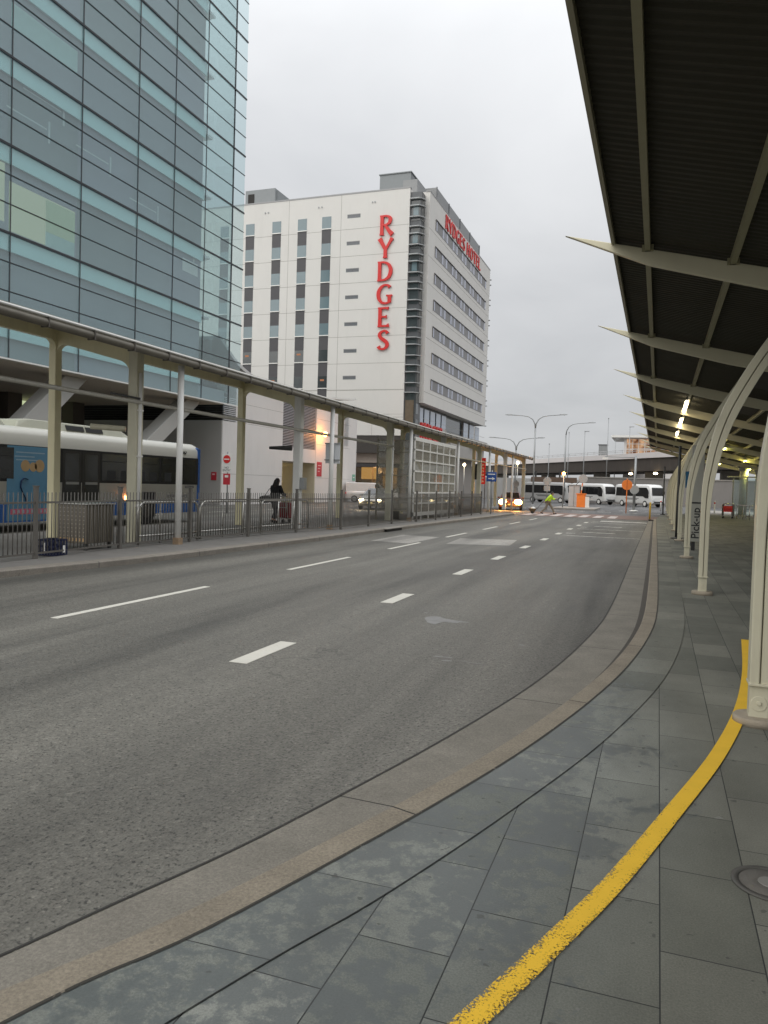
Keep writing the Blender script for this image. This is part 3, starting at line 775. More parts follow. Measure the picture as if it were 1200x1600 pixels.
# ================================================================== LEFT: walkway canopy on zigzag portal frames
wc = thing('walkway_canopy', 'long low sloping canopy on cream portal frames along the far platform', 'canopy', (-12, 15, 0))
FP = [(-12.15, 7.0), (-11.97, 15.4), (-11.68, 23.7), (-11.42, 32.4), (-11.25, 40.8), (-11.1, 49.2), (-11.0, 57.6), (-11.0, 66.0)]
BP = [(-14.6, 6.9), (-14.38, 15.35), (-14.1, 24.0), (-13.88, 32.5), (-13.7, 41.0), (-13.55, 49.4), (-13.5, 57.8), (-13.45, 66.2)]
def eave_u(y): return min(max((y - 11) / 24, 0), 1)
def eave_x(y): return -10.78 + .36 * eave_u(y)
def eave_z(y): return 4.49 - .20 * eave_u(y)
def zl(x, y): return eave_z(y) - .235 * (x - eave_x(y))
ysr = [-3 + i * 1.0 for i in range(72)]
bm_r = MB()
for sgn in (0, 1):
    for a, b in zip(ysr, ysr[1:]):
        xa, xb = eave_x(a), eave_x(b)
        dz = .06 * sgn + .02
        pts = [(xa + .05, a, zl(xa + .05, a) + dz), (xb + .05, b, zl(xb + .05, b) + dz), (xb - 4.9, b, zl(xb - 4.9, b) + dz), (xa - 4.9, a, zl(xa - 4.9, a) + dz)]
        bm_r.poly(pts)
for a, b in zip(ysr, ysr[1:]):
    xa, xb = eave_x(a) + .05, eave_x(b) + .05
    bm_r.poly([(xa, a, zl(xa, a) + .02), (xb, b, zl(xb, b) + .02), (xb, b, zl(xb, b) + .08), (xa, a, zl(xa, a) + .08)])
bm_r.build('roof', mat('awning_roof', (.40, .38, .31), .5, var=.1, dirt=.2), wc)
mb = MB(); mb.tube([(eave_x(y) + .04, y, eave_z(y) - .095) for y in ysr[::3]], .085, 12); mb.build('gutter', mat('gutter_metal', (.17, .155, .125), .45, .4, var=.25, dirt=.3), wc)
mb = MB(); mb.tube([(eave_x(y) + .09, y, eave_z(y) + .02) for y in ysr[::3]], .028, 8); mb.build('eave_trim', mat('eave_trim', (.72, .71, .68), .35, .3), wc)
mb = MB()
for i in range(58): y = -2 + i * 1.2; mb.cbox((eave_x(y) + .04, y, eave_z(y) - .095), (.185, .035, .185))
mb.build('gutter_bracket', mat('bracket_metal', (.10, .09, .075), .5, .4), wc)
def rounded_beam(mb, p, q, zb0, zb1, zt0, zt1, w, rad):
    """beam between posts at p and q with haunches of radius rad at both ends (portal frame head)"""
    p = Vector((p[0], p[1], 0)); q = Vector((q[0], q[1], 0)); d = q - p; L = d.length; d.normalize(); nrm = Vector((-d.y, d.x, 0))
    prof = []
    for k in range(9):
        a = pi / 2 * k / 8; prof.append((rad - rad * sin(pi / 2 - a) * 0 - rad * cos(a) * 1 + 0, -rad + rad * sin(a)))
    low = [(u, zb0 + v + (zb1 - zb0) * u / L) for u, v in prof] + [(L - u, zb0 + v + (zb1 - zb0) * (L - u) / L) for u, v in prof[::-1]]
    poly = low + [(L, zt1), (0, zt0)]
    # split into quads along the span to stay planar and convex
    n = len(low)
    for sgn in (-1, 1):
        for i in range(n - 1):
            u0, z0 = low[i]; u1, z1 = low[i + 1]
            t0 = zt0 + (zt1 - zt0) * u0 / L; t1 = zt0 + (zt1 - zt0) * u1 / L
            P = [p + d * u0 + nrm * (w / 2 * sgn) + Vector((0, 0, z0)), p + d * u1 + nrm * (w / 2 * sgn) + Vector((0, 0, z1)), p + d * u1 + nrm * (w / 2 * sgn) + Vector((0, 0, t1)), p + d * u0 + nrm * (w / 2 * sgn) + Vector((0, 0, t0))]
            mb.poly(P if (P[0] - P[2]).length > 1e-4 else P[:3])
    for i in range(n - 1):
        u0, z0 = low[i]; u1, z1 = low[i + 1]
        a = p + d * u0 + Vector((0, 0, z0)); b = p + d * u1 + Vector((0, 0, z1)); o = nrm * (w / 2)
        mb.poly([a - o, b - o, b + o, a + o])
for i in range(len(FP)):
    f, b = FP[i], BP[i]
    zf, zb_ = zl(f[0], f[1]), zl(b[0], b[1])
    mb = MB(); mb.box(f[0] - .13, f[0] + .13, f[1] - .13, f[1] + .13, 0, zf - .02); mb.build('front_post', CREAM if i % 2 else WHITE, wc, bevel=.02)
    mb = MB(); mb.box(b[0] - .11, b[0] + .11, b[1] - .11, b[1] + .11, 0, zb_ - .02); mb.build('back_post', LITCREAM, wc, bevel=.02)
    mb = MB(); rounded_beam(mb, (b[0] + .11, b[1]), (f[0] - .13, f[1]), zb_ - .42, zf - .42, zb_, zf, .14, .28); mb.build('portal_beam', LITCREAM, wc)
    if i + 1 < len(FP):
        b2 = BP[i + 1]; z2 = zl(b2[0], b2[1])
        dd = (Vector(b2) - Vector(f)).normalized()
        mb = MB(); rounded_beam(mb, Vector(f) + dd * .14, Vector(b2) - dd * .11, zf - .36, z2 - .36, zf, z2, .14, .28); mb.build('diagonal_beam', LITCREAM, wc)
    if i < 7:
        mb = MB(); xf = f[0] + .16; mb.tube([(xf, f[1] - .04, .05), (xf, f[1] - .04, 4.1)], .045, 8)
        for z in (.9, 2.1, 3.2): mb.cbox((xf - .01, f[1] - .04, z), (.13, .13, .04))
        if i in (1, 3): mb.build('downpipe', WHITE, wc)
        else: mb.bm.free()
mb = MB(); mb.tube([(FP[0][0] + .16, 1, 3.42)] + [(f[0] + .17, f[1], 3.42 - .03 * i) for i, f in enumerate(FP[:4])], .05, 10); mb.build('pipe_rail', mat('pipe_rail_paint', (.48, .46, .40), .45, .2, dirt=.2), wc)
mb = MB(); mb.tube([(f[0] + .17, f[1], 3.3) for f in FP[4:]], .04, 8); mb.build('pipe_rail', mat('pipe_rail_paint2', (.62, .58, .45), .45, .2), wc)
mb = MB(); mb.bar((FP[1][0] + .2, FP[1][1] - .1, 3.47), (FP[1][0] - .5, FP[1][1] - .3, 3.60), .05, .05); mb.build('pipe_clamp', DKGREY, wc)
mb = MB(); mb.tube([(FP[1][0] - .2, FP[1][1] - .1, 2.75), (FP[1][0] - .9, FP[1][1] - .5, 2.78)], .07, 10); mb.build('lamp_arm', CREAM, wc)
mb = MB(); mb.tube([(FP[2][0] - .2, FP[2][1] - .1, 2.75), (FP[2][0] - 1.0, FP[2][1] - .2, 2.75)], [.09, .05], 8); mb.build('lamp_arm', DKGREY, wc)
mb = MB(); mb.box(FP[2][0] + 2.2 - 2.2 + .14, FP[2][0] + .3, FP[2][1] - .12, FP[2][1] + .12, 1.35, 1.75); mb.build('switch_box', GREYM, wc, bevel=.01)
for k, y in enumerate((7.2, 15.75, 24.25, 32.75, 41.2, 49.6, 58.0)):
    x = eave_x(y) + .03 - (.26 if y < 20 else .12)
    mb = MB(); mb.tube([(x, y, .0), (x, y, eave_z(y) - .14)], .075, 14); mb.build('eave_post', WHITE, wc)
    mb = MB(); mb.cbox((x, y, .06), (.17, .17, .20)); mb.build('post_foot', mat('rusty_foot', (.35, .25, .16), .7, .1, var=.5, scale=9) if k == 0 else bpy.data.materials['rusty_foot'], wc)

# sign back on an eave post, red wall plates etc.
t = thing('blank_sign', 'pale blank back of a road sign clamped to a white canopy post', 'sign', (-10.4, 24.3, 2.5))
mb = MB(); mb.box(-10.98, -10.44, 24.42, 24.45, 2.28, 3.0); mb.build('panel', mat('sign_back_pale', (.66, .68, .70), .5, .1), t, bevel=.004)
mb = MB(); mb.box(-11.0, -10.42, 24.38, 24.42, 2.38, 2.42); mb.box(-11.0, -10.42, 24.38, 24.42, 2.95, 2.99); mb.build('bracket', GREYM, t)

# glass shelter
sh = thing('glass_shelter', 'white framed glass grid shelter under the far canopy', 'shelter', (-10.4, 36, 0))
sx, sy0, sy1, sz0, sz1 = -10.42, 32.95, 40.2, .30, 3.72
mb = MB()
for i in range(7):
    y = sy0 + (sy1 - sy0) * i / 6; mb.box(sx - .03, sx + .03, y - .035, y + .035, 0, sz1)
for j in range(8):
    z = sz0 + (sz1 - sz0) * j / 7; h = .085 if j in (0, 7) else .035
    mb.box(sx - .035, sx + .035, sy0 - .035, sy1 + .035, z - h, z + h)
mb.build('front_frame', WHITE, sh)
mb = MB()
for i in range(6):
    for j in range(7):
        y0 = sy0 + (sy1 - sy0) * i / 6 + .035; y1 = sy0 + (sy1 - sy0) * (i + 1) / 6 - .035
        z0 = sz0 + (sz1 - sz0) * j / 7 + .04; z1 = sz0 + (sz1 - sz0) * (j + 1) / 7 - .04
        mb.box(sx - .006, sx + .006, y0, y1, z0, z1)
GLS = glass('shelter_glass', (.80, .79, .75), .8, minref=.06)
nt_ = GLS.node_tree; df_ = N(nt_, 'ShaderNodeBsdfDiffuse'); df_.inputs[0].default_value = (.55, .52, .45, 1)
mx_ = N(nt_, 'ShaderNodeMixShader'); out_n = nt_.nodes['Material Output']; src_ = out_n.inputs[0].links[0].from_socket
tcs_ = N(nt_, 'ShaderNodeTexCoord').outputs['Object']
nt_.links.new(ramp(nt_, noise(nt_, tcs_, .8, 6), [(.3, .22), (.7, .42)]), mx_.inputs[0]); nt_.links.new(src_, mx_.inputs[1]); nt_.links.new(df_.outputs[0], mx_.inputs[2]); nt_.links.new(mx_.outputs[0], out_n.inputs[0])
mb.build('front_glazing', GLS, sh)
for y in (sy0 - .02, sy1 + .02):
    mb = MB()
    for j in range(7):
        z = .45 + j * .53; mb.box(-12.2, sx - .05, y - .02, y + .02, z - .02, z + .02)
    mb.box(-12.22, -12.16, y - .03, y + .03, 0, 3.75)
    mb.build('side_frame', mat('shelter_side_frame', (.35, .32, .25), .5) if y < 35 else bpy.data.materials['shelter_side_frame'], sh)
mb = MB()
for y in (sy0 - .02, sy1 + .02): mb.box(-12.15, sx - .05, y - .005, y + .005, .4, 3.6)
mb.build('side_glazing', GLS, sh)
t = thing('bench', 'long metal bench inside the glass shelter', 'bench', (-11.6, 36.5, 0))
mb = MB(); mb.box(-11.9, -11.45, 33.8, 39.4, .44, .50); mb.build('seat', mat('bench_metal', (.22, .2, .18), .5, .4), t)
for y in (34.3, 36.6, 38.9): mb = MB(); mb.box(-11.8, -11.55, y - .05, y + .05, 0, .44); mb.build('leg', DKGREY, t)
t = thing('notice_board', 'freestanding map board with orange and blue sheets inside the glass shelter', 'notice board', (-12.1, 37, 0))
mb = MB(); mb.box(-12.15, -12.10, 35.9, 38.3, .7, 2.4); mb.build('panel', GREYM, t)
mb = MB(); mb.box(-12.10, -12.09, 36.0, 36.9, 1.0, 2.2); mb.build('sheet', mat('poster_orange', (.5, .25, .14), .6), t)
mb = MB(); mb.box(-12.10, -12.09, 37.1, 38.2, .9, 2.3); mb.build('sheet', mat('poster_blue', (.12, .2, .28), .6), t)
for y in (36.0, 38.2): mb = MB(); mb.box(-12.15, -12.10, y - .04, y + .04, 0, .7); mb.build('leg', GREYM, t)

# pedestrian fence
fn = thing('pedestrian_fence', 'long grey vertical bar fence along the edge of the far platform', 'fence', (-11, 20, 0))
def fx(y):
    pts = [(-4, -11.6), (6, -11.0), (10.4, -10.95), (14.2, -11.22), (17, -11.15), (19.5, -10.97), (22, -10.75), (24, -10.35), (30, -10.3), (34, -9.9), (40, -10.0), (47, -10.1)]
    for (a, xa), (b, xb) in zip(pts, pts[1:]):
        if a <= y <= b: return xa + (xb - xa) * (y - a) / (b - a)
    return pts[-1][1]
yp = [0.8 + 2.63 * i for i in range(18)]
for i, y in enumerate(yp):
    mb = MB(); x = fx(y); mb.box(x - .035, x + .035, y - .035, y + .035, 0, 1.36); mb.box(x - .045, x + .045, y - .045, y + .045, 1.36, 1.38); mb.build('post', FENCE, fn)
    if i + 1 < len(yp):
        y2 = yp[i + 1]; mb = MB()
        a = Vector((fx(y), y, 0)); b = Vector((fx(y2), y2, 0)); d = (b - a)
        for z in (.10, 1.06): mb.bar(a + Vector((0, 0, z)) + d * .015, b + Vector((0, 0, z)) - d * .015, .03, .035)
        for k in range(1, 24):
            p = a + d * (k / 24); mb.tube([(p.x, p.y, .10), (p.x, p.y, 1.25)], .0095, 6)
        mb.build('bar_panel', FENCE, fn)
# hoop barriers
for k, (ya, yb, lb) in enumerate(((15.0, 17.35, 'stainless hoop barrier behind the fence, nearest the back of the bus'), (17.55, 20.6, 'stainless hoop barrier behind the fence, left of the woman with the trolley'), (20.8, 23.7, 'stainless hoop barrier behind the fence, in front of the woman with the trolley'))):
    xa, xb = -11.52 + .03 * k, -11.44 + .1 * k
    t = thing('hoop_barrier', lb, 'barrier', ((xa + xb) / 2, (ya + yb) / 2, 0), group='stainless hoop barriers')
    mb = MB()
    a, b = Vector((xa, ya, 0)), Vector((xb, yb, 0)); d = (b - a).normalized(); z = Vector((0, 0, 1))
    pts = [a, a + z * .8, a + z * .9 + d * .03, a + z * .97 + d * .10, a + z * 1.0 + d * .18, b + z * 1.0 - d * .18, b + z * .97 - d * .10, b + z * .9 - d * .03, b + z * .8, b]
    mb.tube(pts, .032, 10); mb.build('hoop', STEEL, t)
    mb = MB(); mb.tube([a + z * .2, b + z * .2], .028, 8); mb.build('lower_rail', STEEL, t)
    for u in (.34, .67):
        mb = MB(); p = a.lerp(b, u); mb.tube([p, p + z * 1.0], .022, 8); mb.build('upright', STEEL, t)

# perforated steel bin housing and blue crate
t = thing('bin_housing', 'square perforated steel bin housing behind the fence', 'bin', (-11.75, 13.6, 0), .0)
mm, n_, b_, o_ = new_mat('perforated_steel')
T = N(n_, 'ShaderNodeTexCoord').outputs['Object']
b_.inputs['Metallic'].default_value = .6; b_.inputs['Roughness'].default_value = .45
n_.links.new(mixc(n_, noise(n_, T, 3, 5), (.17, .15, .12), (.23, .205, .165)), b_.inputs['Base Color'])
mb = MB(); mb.box(-12.2, -11.42, 13.15, 14.0, .14, .97); mb.build('casing', mm, t, bevel=.012)
mb = MB()
for i in range(7):
    for j in range(8): mb.cbox((-12.12 + i * .105, 13.147, .30 + j * .085), (.022, .004, .022))
mb.build('perforation', mat('perforation_dots', (.42, .39, .34), .4, .5), t)
mb = MB()
for i in range(8): mb.cbox((-12.11 + i * .088, 13.145, .22), (.05, .004, .07))
mb.build('lettering', TAN, t)
mb = MB()
for i in range(14): mb.box(-11.42, -11.405, 13.18 + i * .059, 13.205 + i * .059, .16, .95)
mb.build('slats', mat('bin_slats', (.25, .225, .18), .5, .4), t)
mb = MB(); mb.box(-12.24, -11.38, 13.11, 14.04, .97, 1.0); mb.build('lid', STEEL, t, bevel=.008)
for x in (-12.15, -11.48):
    for y in (13.2, 13.95): mb = MB(); mb.box(x - .03, x + .03, y - .03, y + .03, 0, .14); mb.build('foot', DKGREY, t)
t = thing('milk_crate', 'dark blue plastic crate lying at the foot of the fence', 'crate', (-11.2, 12.0, 0))
mb = MB()
x0, x1, y0, y1 = -11.42, -11.06, 11.78, 12.20
mb.box(x0, x1, y0, y1, .01, .03)
for z in (.06, .17, .29):
    mb.box(x0, x1, y0, y0 + .015, z, z + .035); mb.box(x0, x1, y1 - .015, y1, z, z + .035); mb.box(x0, x0 + .015, y0, y1, z, z + .035); mb.box(x1 - .015, x1, y0, y1, z, z + .035)
for i in range(6):
    x = x0 + .01 + i * (x1 - x0 - .02) / 5; y = y0 + .01 + i * (y1 - y0 - .02) / 5
    mb.box(x - .014, x + .014, y0, y0 + .014, .02, .32); mb.box(x - .014, x + .014, y1 - .014, y1, .02, .32); mb.box(x0, x0 + .014, y - .014, y + .014, .02, .32); mb.box(x1 - .014, x1, y - .014, y + .014, .02, .32)
mb.build('shell', mat('crate_blue', (.012, .018, .06), .5), t)
mb = MB(); mb.box(x1 - .2, x1 - .16, y0 - .005, y0, .10, .26); mb.box(x1, x1 + .004, y0 + .30, y0 + .36, .06, .2); mb.build('sticker', WHITE, t)

# ================================================================== city bus at the platform
BX = -17.6
bus = thing('city_bus', 'cream, white and blue city bus waiting at the far platform, partly out of frame', 'bus', (BX - 1.25, 20.5, ZR))
BY0, BY1 = 14.2, 26.75
def bus_section(y, inset=0, rise=0):
    xs = [(BX, .28), (BX, 2.42), (BX - .03, 2.72), (BX - .12, 2.90), (BX - .30, 2.985), (BX - 1.25, 3.02), (BX - 2.2, 2.985), (BX - 2.38, 2.90), (BX - 2.47, 2.72), (BX - 2.5, 2.42), (BX - 2.5, .28)]
    return [(x + (inset if x < BX - 1.25 else -inset if x > BX - 1.25 else 0), y, z - inset * .6 * (1 if z > 2 else 0)) for x, z in xs]
mb = MB(); mb.loft([bus_section(BY0, .12), bus_section(BY0 + .12, .02), bus_section(BY0 + .3), bus_section(BY1 - .3), bus_section(BY1 - .1, .02), bus_section(BY1, .08)])
mb.build('body', BUSW, bus)
mb = MB(); mb.box(BX - .02, BX + .006, BY0 + .3, BY1 - .12, 1.36, 2.42); mb.build('window_band', BLACK, bus)
wn = [(14.55, 16.6), (16.7, 17.22), (20.95, 22.35), (22.45, 24.1), (24.2, 25.5), (25.6, 26.45)]
for a, b in wn:
    mb = MB(); mb.box(BX + .006, BX + .012, a, b, 1.44, 2.34); w = mb.build('window', GLD if False else mat('bus_window', (.018, .02, .018), .16, var=.6, scale=1.2, coat=.1) if a < 15 else bpy.data.materials['bus_window'], bus)
    mb = MB(); mb.box(BX + .012, BX + .015, a + .03, b - .03, 2.08, 2.10); mb.build('transom', BLACK, w)
# faint interior seen through the glass: seats and a lit panel
mb = MB()
for a in (21.2, 21.9, 22.8, 23.5, 24.4): mb.box(BX + .0125, BX + .0135, a, a + .42, 1.46, 1.80)
mb.build('seat_back', mat('bus_seat', (.035, .038, .04), .7), bus)
mb = MB(); mb.box(BX - .02, BX + .008, BY0 + .3, 18.98, .17, .70); mb.box(BX - .02, BX + .008, 20.9, 22.78, .25, .70); mb.box(BX - .02, BX + .008, 23.9, BY1 - .12, .27, .70); mb.build('skirt', BLUE, bus)
mb = MB(); mb.box(BX - .02, BX + .010, 16.98, 18.92, .22, 2.40); ad = mb.build('advert_panel', SKYBL, bus)
mb = MB()
for z, a, b in ((2.2, 17.3, 18.4), (2.08, 17.25, 18.0), (1.98, 17.3, 18.3)): mb.box(BX + .010, BX + .0125, a, b, z, z + .035)
mb.build('text_lines', mat('advert_pale', (.35, .5, .6), .5), ad)
mb = MB()
for (y, z, r) in ((17.65, 1.83, .17), (17.95, 1.80, .14), (18.2, 1.84, .19)): mb.tube([(BX + .010, y, z), (BX + .014, y, z)], r, 20)
mb.build('round_motif', TAN, ad)
mb = MB(); pts = [(17.75, 1.42), (17.6, 1.47), (17.48, 1.38), (17.46, 1.2), (17.55, 1.02), (17.66, .86), (17.68, .72)]
for (a, b), (c, d_) in zip(pts, pts[1:]): mb.bar((BX + .012, a, b), (BX + .012, c, d_), .006, .09, (1, 0, 0))
mb.build('hook_motif', NAVY, ad)
mb = MB(); mb.box(BX + .010, BX + .0125, 17.12, 18.75, .40, .56); mb.build('pink_strip', PINK, ad)
mb = MB()
for i in range(9): mb.box(BX + .0125, BX + .015, 17.2 + i * .17, 17.29 + i * .17, .43, .53)
mb.build('strip_pattern', mat('advert_pattern', (.5, .55, .65), .5), ad)
for a in (19.15, 20.02):
    mb = MB(); mb.box(BX - .02, BX + .012, a, a + .82, .22, 2.36); d_ = mb.build('door', mat('door_frame_black', (.02, .02, .02), .4) if a < 20 else bpy.data.materials['door_frame_black'], bus)
    mb = MB(); mb.box(BX + .012, BX + .015, a + .1, a + .72, 1.42, 2.28); mb.box(BX + .012, BX + .015, a + .1, a + .72, .34, 1.28); mb.build('door_glass', bpy.data.materials['bus_window'], d_)
    mb = MB(); mb.box(BX + .012, BX + .03, a + .14, a + .70, 1.30, 1.38); mb.build('handle', GREYM, d_)
mb = MB(); mb.box(BX - .02, BX + .009, 18.93, 19.0, .70, 1.36); mb.build('white_strip', WHITE, bus)
mb = MB(); mb.box(BX - .012, BX + .012, 22.78, 23.9, .16, 1.06); mb.build('wheel_arch', BLACK, bus, bevel=.01)
for y in (15.9, 23.33):
    mb = MB(); mb.tube([(BX + .03, y, ZR + .49), (BX - .28, y, ZR + .49)], .49, 28); w = mb.build('wheel', BLACK, bus)
    mb = MB(); mb.tube([(BX + .036, y, ZR + .49), (BX + .02, y, ZR + .49)], .25, 20); mb.tube([(BX + .06, y, ZR + .49), (BX + .02, y, ZR + .49)], .1, 14); mb.build('rim', DKGREY, w)
mb = MB(); mb.box(BX - 2.42, BX - .08, BY1 - .2, BY1 + .03, .3, 2.86); mb.build('rear_panel', BLUE, bus, bevel=.05)
mb = MB(); mb.box(BX - .02, BX + .004, BY1 - .14, BY1 + .02, .3, 2.80); mb.build('rear_corner', BLUE, bus)
def ac(y0, y1, h):
    mb = MB(); mb.loft([[(BX - .35, y0, 2.96), (BX - .45, y0 + .2, 2.96 + h * .8), (BX - 2.05, y0 + .2, 2.96 + h * .8), (BX - 2.15, y0, 2.96)], [(BX - .30, y0 + .5, 2.96), (BX - .42, y0 + .55, 2.96 + h), (BX - 2.08, y0 + .55, 2.96 + h), (BX - 2.2, y0 + .5, 2.96)], [(BX - .30, y1 - .5, 2.96), (BX - .42, y1 - .6, 2.96 + h), (BX - 2.08, y1 - .6, 2.96 + h), (BX - 2.2, y1 - .5, 2.96)], [(BX - .35, y1, 2.96), (BX - .45, y1 - .3, 2.96 + h * .55), (BX - 2.05, y1 - .3, 2.96 + h * .55), (BX - 2.15, y1, 2.96)]], smooth=False)
    return mb.build('roof_unit', mat('roof_unit_paint', (.50, .50, .40), .45, var=.06) if 'roof_unit_paint' not in bpy.data.materials else bpy.data.materials['roof_unit_paint'], bus, bevel=.03)
ac(14.6, 17.3, .52); u_ = ac(17.6, 22.9, .30)
mb = MB()
for a in (19.65, 20.55): mb.hexa([(BX - .33, a, 3.04), (BX - .30, a, 3.03), (BX - .30, a + .8, 3.03), (BX - .33, a + .8, 3.04), (BX - .40, a, 3.19), (BX - .37, a, 3.19), (BX - .37, a + .8, 3.19), (BX - .40, a + .8, 3.19)])
mb.build('grille', BLACK, u_)
mb = MB(); mb.box(BX - 2.28, BX - .22, BY0 - .03, BY0 + .06, 1.05, 2.50); mb.build('windscreen', bpy.data.materials['bus_window'], bus, bevel=.03)
mb = MB(); mb.box(BX - 2.1, BX - .4, BY0 - .02, BY0 + .08, 2.54, 2.82); mb.build('destination_panel', BLACK, bus, bevel=.02)
mb = MB(); mb.box(BX - 2.36, BX - .14, BY0 - .02, BY0 + .1, .30, .68); mb.build('front_bumper', BLUE, bus, bevel=.04)
for x_ in (BX - 2.05, BX - .45):
    mb = MB(); mb.sphere((x_, BY0 - .0, .82), .14, 12, 8, (1.4, .4, .8)); mb.build('headlight', mat('bus_headlight', (.6, .62, .62), .15, coat=.5) if x_ < BX - 1 else bpy.data.materials['bus_headlight'], bus)
text('1157', .16, DKGREY, 'fleet_number', bus, TM((BX + .002, 25.65, 2.60), (0, 1, 0)), .012)
mb = MB(); mb.sphere((BX + .02, 22.15, .86), .075, 10, 6); mb.build('side_indicator', emit('indicator_orange', (1, .35, .12), 6), bus)
mb = MB(); mb.box(BX + .0, BX + .012, 24.6, 25.9, .86, .97); mb.build('vent', mat('vent_grey', (.22, .22, .21), .5), bus)
mb = MB(); mb.box(BX + .0, BX + .012, 25.75, 26.35, 1.22, 1.32); mb.build('rear_vent', mat('vent_grey2', (.16, .16, .16), .5), bus)

# ================================================================== glass office building
gb = thing('glass_office_building', 'tall green glass office block raised over the bus lane', 'building', (-35, 25, 0))
GX = -27.0; ZB, ZT = 6.62, 38.25; PH = 1.25
YM = [1.2, 5.6, 10.0, 14.3, 18.0, 21.9, 26.05, 30.32, 34.55, 37.8, 41.0, 44.2]
zl_thick = [8.25 + 3.75 * i for i in range(9)]
zs_ = [ZB] + zl_thick + [ZT]
yb_ = [-2] + YM + [45.62]
for i in range(len(yb_) - 1):
    for j in range(len(zs_) - 1):
        ya, yb, za, zb2 = yb_[i], yb_[i + 1], zs_[j], zs_[j + 1]
        mb = MB(); mb.box(GX - .012, GX, ya + .004, yb - .004, za + .004, zb2 - .004); w = mb.build('window', GL, gb)
        if yb > 41.5:
            if zb2 < 8.3 and yb < 44.5:
                mb = MB(); mb.box(GX - .36, GX - .30, ya, yb, za, zb2 - .8); mb.build('blind', BLIND, w)
            continue
        top = zb2 if zb2 < ZT else ZT + .3
        mb = MB(); mb.box(GX - .16, GX - .07, ya + .03, yb - .03, top - .74, top - .05); mb.build('spandrel', TEAL, w)
        mb = MB(); mb.box(GX - .30, GX - .24, ya, yb, max(za, ZB) , top - .70); mb.build('blind', (BLIND, BLIND2, BLIND3)[(i * 2 + j * 3 + i * j) % 3], w)
z = 8.25; k = 0
while z < ZT:
    th = .05 if k % 3 == 0 else .022
    dp = .06 if k % 3 == 0 else .04
    mb = MB(); mb.box(GX + .001, GX + dp, -2, 45.6, z - th, z + th); mb.build('transom_rail', MULL, gb); z += PH; k += 1
for y in YM:
    mb = MB(); mb.box(GX + .002, GX + .03, y - .022, y + .022, ZB + .02, ZT - .05); mb.build('mullion', mat('mullion_grey', (.08, .085, .09), .4, .4) if y == YM[0] else bpy.data.materials['mullion_grey'], gb)
mb = MB(); mb.box(GX - .07, GX - .02, 44.17, 44.23, ZB, ZT); mb.build('corner_mullion', bpy.data.materials['mullion_grey'], gb)
mb = MB(); mb.box(GX - .05, GX + .03, -2, 45.62, ZB - .07, ZB); mb.build('base_trim', WHITE, gb)
mb = MB()
for zt in zl_thick: mb.box(-52, GX - .40, -2, 42.3, zt - .24, zt - .10)
mb.build('floor_slab', mat('slab_soffit', (.84, .88, .87), .8), gb)
mb = MB()
for zt in zl_thick: mb.box(-52, GX - 6.0, 43.6, 43.7, zt - .1, zt + 3.3)
mb.build('inner_wall', ROOMW, gb)
mb = MB(); mb.box(-52, GX - .40, 40.9, 41.0, ZB, ZT); mb.build('partition', ROOMW, gb)
mb = MB(); mb.box(-52, GX - .03, 44.14, 44.152, ZB, ZT); mb.build('end_glazing', GLC, gb)
mb = MB()
for zt in zl_thick:
    mb.box(GX - 2.2, GX - 2.05, 43.0, 43.15, zt, zt + 3.4)
mb.build('inner_column', ROOMW, gb)
mb = MB()
for (y, zz_) in ((29.3, 18.1), (32.6, 17.0), (36.6, 15.9), (40.2, 14.7), (28.4, 16.9)):
    mb.box(GX - .235, GX - .27, y, y + .12, zz_, zz_ + 1.0)
    mb.box(GX - .235, GX - .27, y - 2.4, y - .1, zz_ + .55, zz_ + .62)
mb.build('blind_cord', mat('pale_fitting', (.55, .62, .62), .6), gb)
mb = MB(); mb.box(GX - .235, GX - .28, 26.2, 30.2, 12.85, 14.35); mb.box(GX - .235, GX - .28, 21.95, 25.95, 12.5, 15.0); mb.box(GX - .22, GX - .21, 26.2, 28.3, 12.2, 13.9)
mb.build('lit_room', E_ROOM, gb)
mb = MB(); mb.box(GX - .235, GX - .28, 26.2, 30.2, 12.2, 12.84); mb.box(GX - .235, GX - .28, 28.31, 30.2, 12.84, 14.3); mb.box(GX - .235, GX - .28, 26.2, 30.2, 20.9, 22.0)
mb.build('pale_blind', mat('pale_blind', (.5, .68, .64), .7), gb)
mb = MB(); mb.box(GX - .235, GX - .28, 39.1, 40.7, 14.0, 14.75); mb.build('whiteboard', ROOMW, gb)
mb = MB(); mb.box(-56, GX - .36, -2, 44.1, ZB - .06, ZB + .02)
mb.build('soffit', SOFFC, gb)
mb = MB(); mb.box(-56, GX, -2, 44.2, ZT, ZT + .4); mb.build('roof', HGREY, gb)
mb = MB(); mb.box(-56, -55.8, -2, 44.2, ZB, ZT); mb.box(-56, GX - .4, -2.2, -2, ZB, ZT); mb.build('rear_wall', WALLG, gb)
STRUT = mat('strut_concrete', (.46, .45, .42), .8, var=.08, scale=.6)
for (ya, yb, za, zb2) in ((23.2, 30.6, -.1, 6.55), (31.6, 41.0, -2.4, 6.55)):
    za = max(za, -.1) if ya < 30 else -.1
    mb = MB(); w = 1.55
    mb.prism([(ya, za), (ya + w, za), (yb + w, zb2), (yb, zb2)], lambda u, v, q: (q, u, v), -28.9, -28.0); mb.build('raking_column', STRUT, gb, bevel=.04)
mb = MB(); mb.tube([(-28.6, 26.8, 6.5), (-28.6, 23.5, 3.6)], .12, 10); mb.build('brace_pipe', DKGREY, gb)
mb = MB(); mb.box(-41, -40.6, 10, 44, ZR, ZB - .06); mb.build('undercroft_wall', WALLG, gb)
mb = MB()
for y in (34.2, 36.3, 41.8): mb.box(-38.5, -37.6, y, y + 1.1, ZR, ZB - .06)
mb.build('undercroft_column', mat('dark_cladding', (.10, .085, .07), .7), gb)
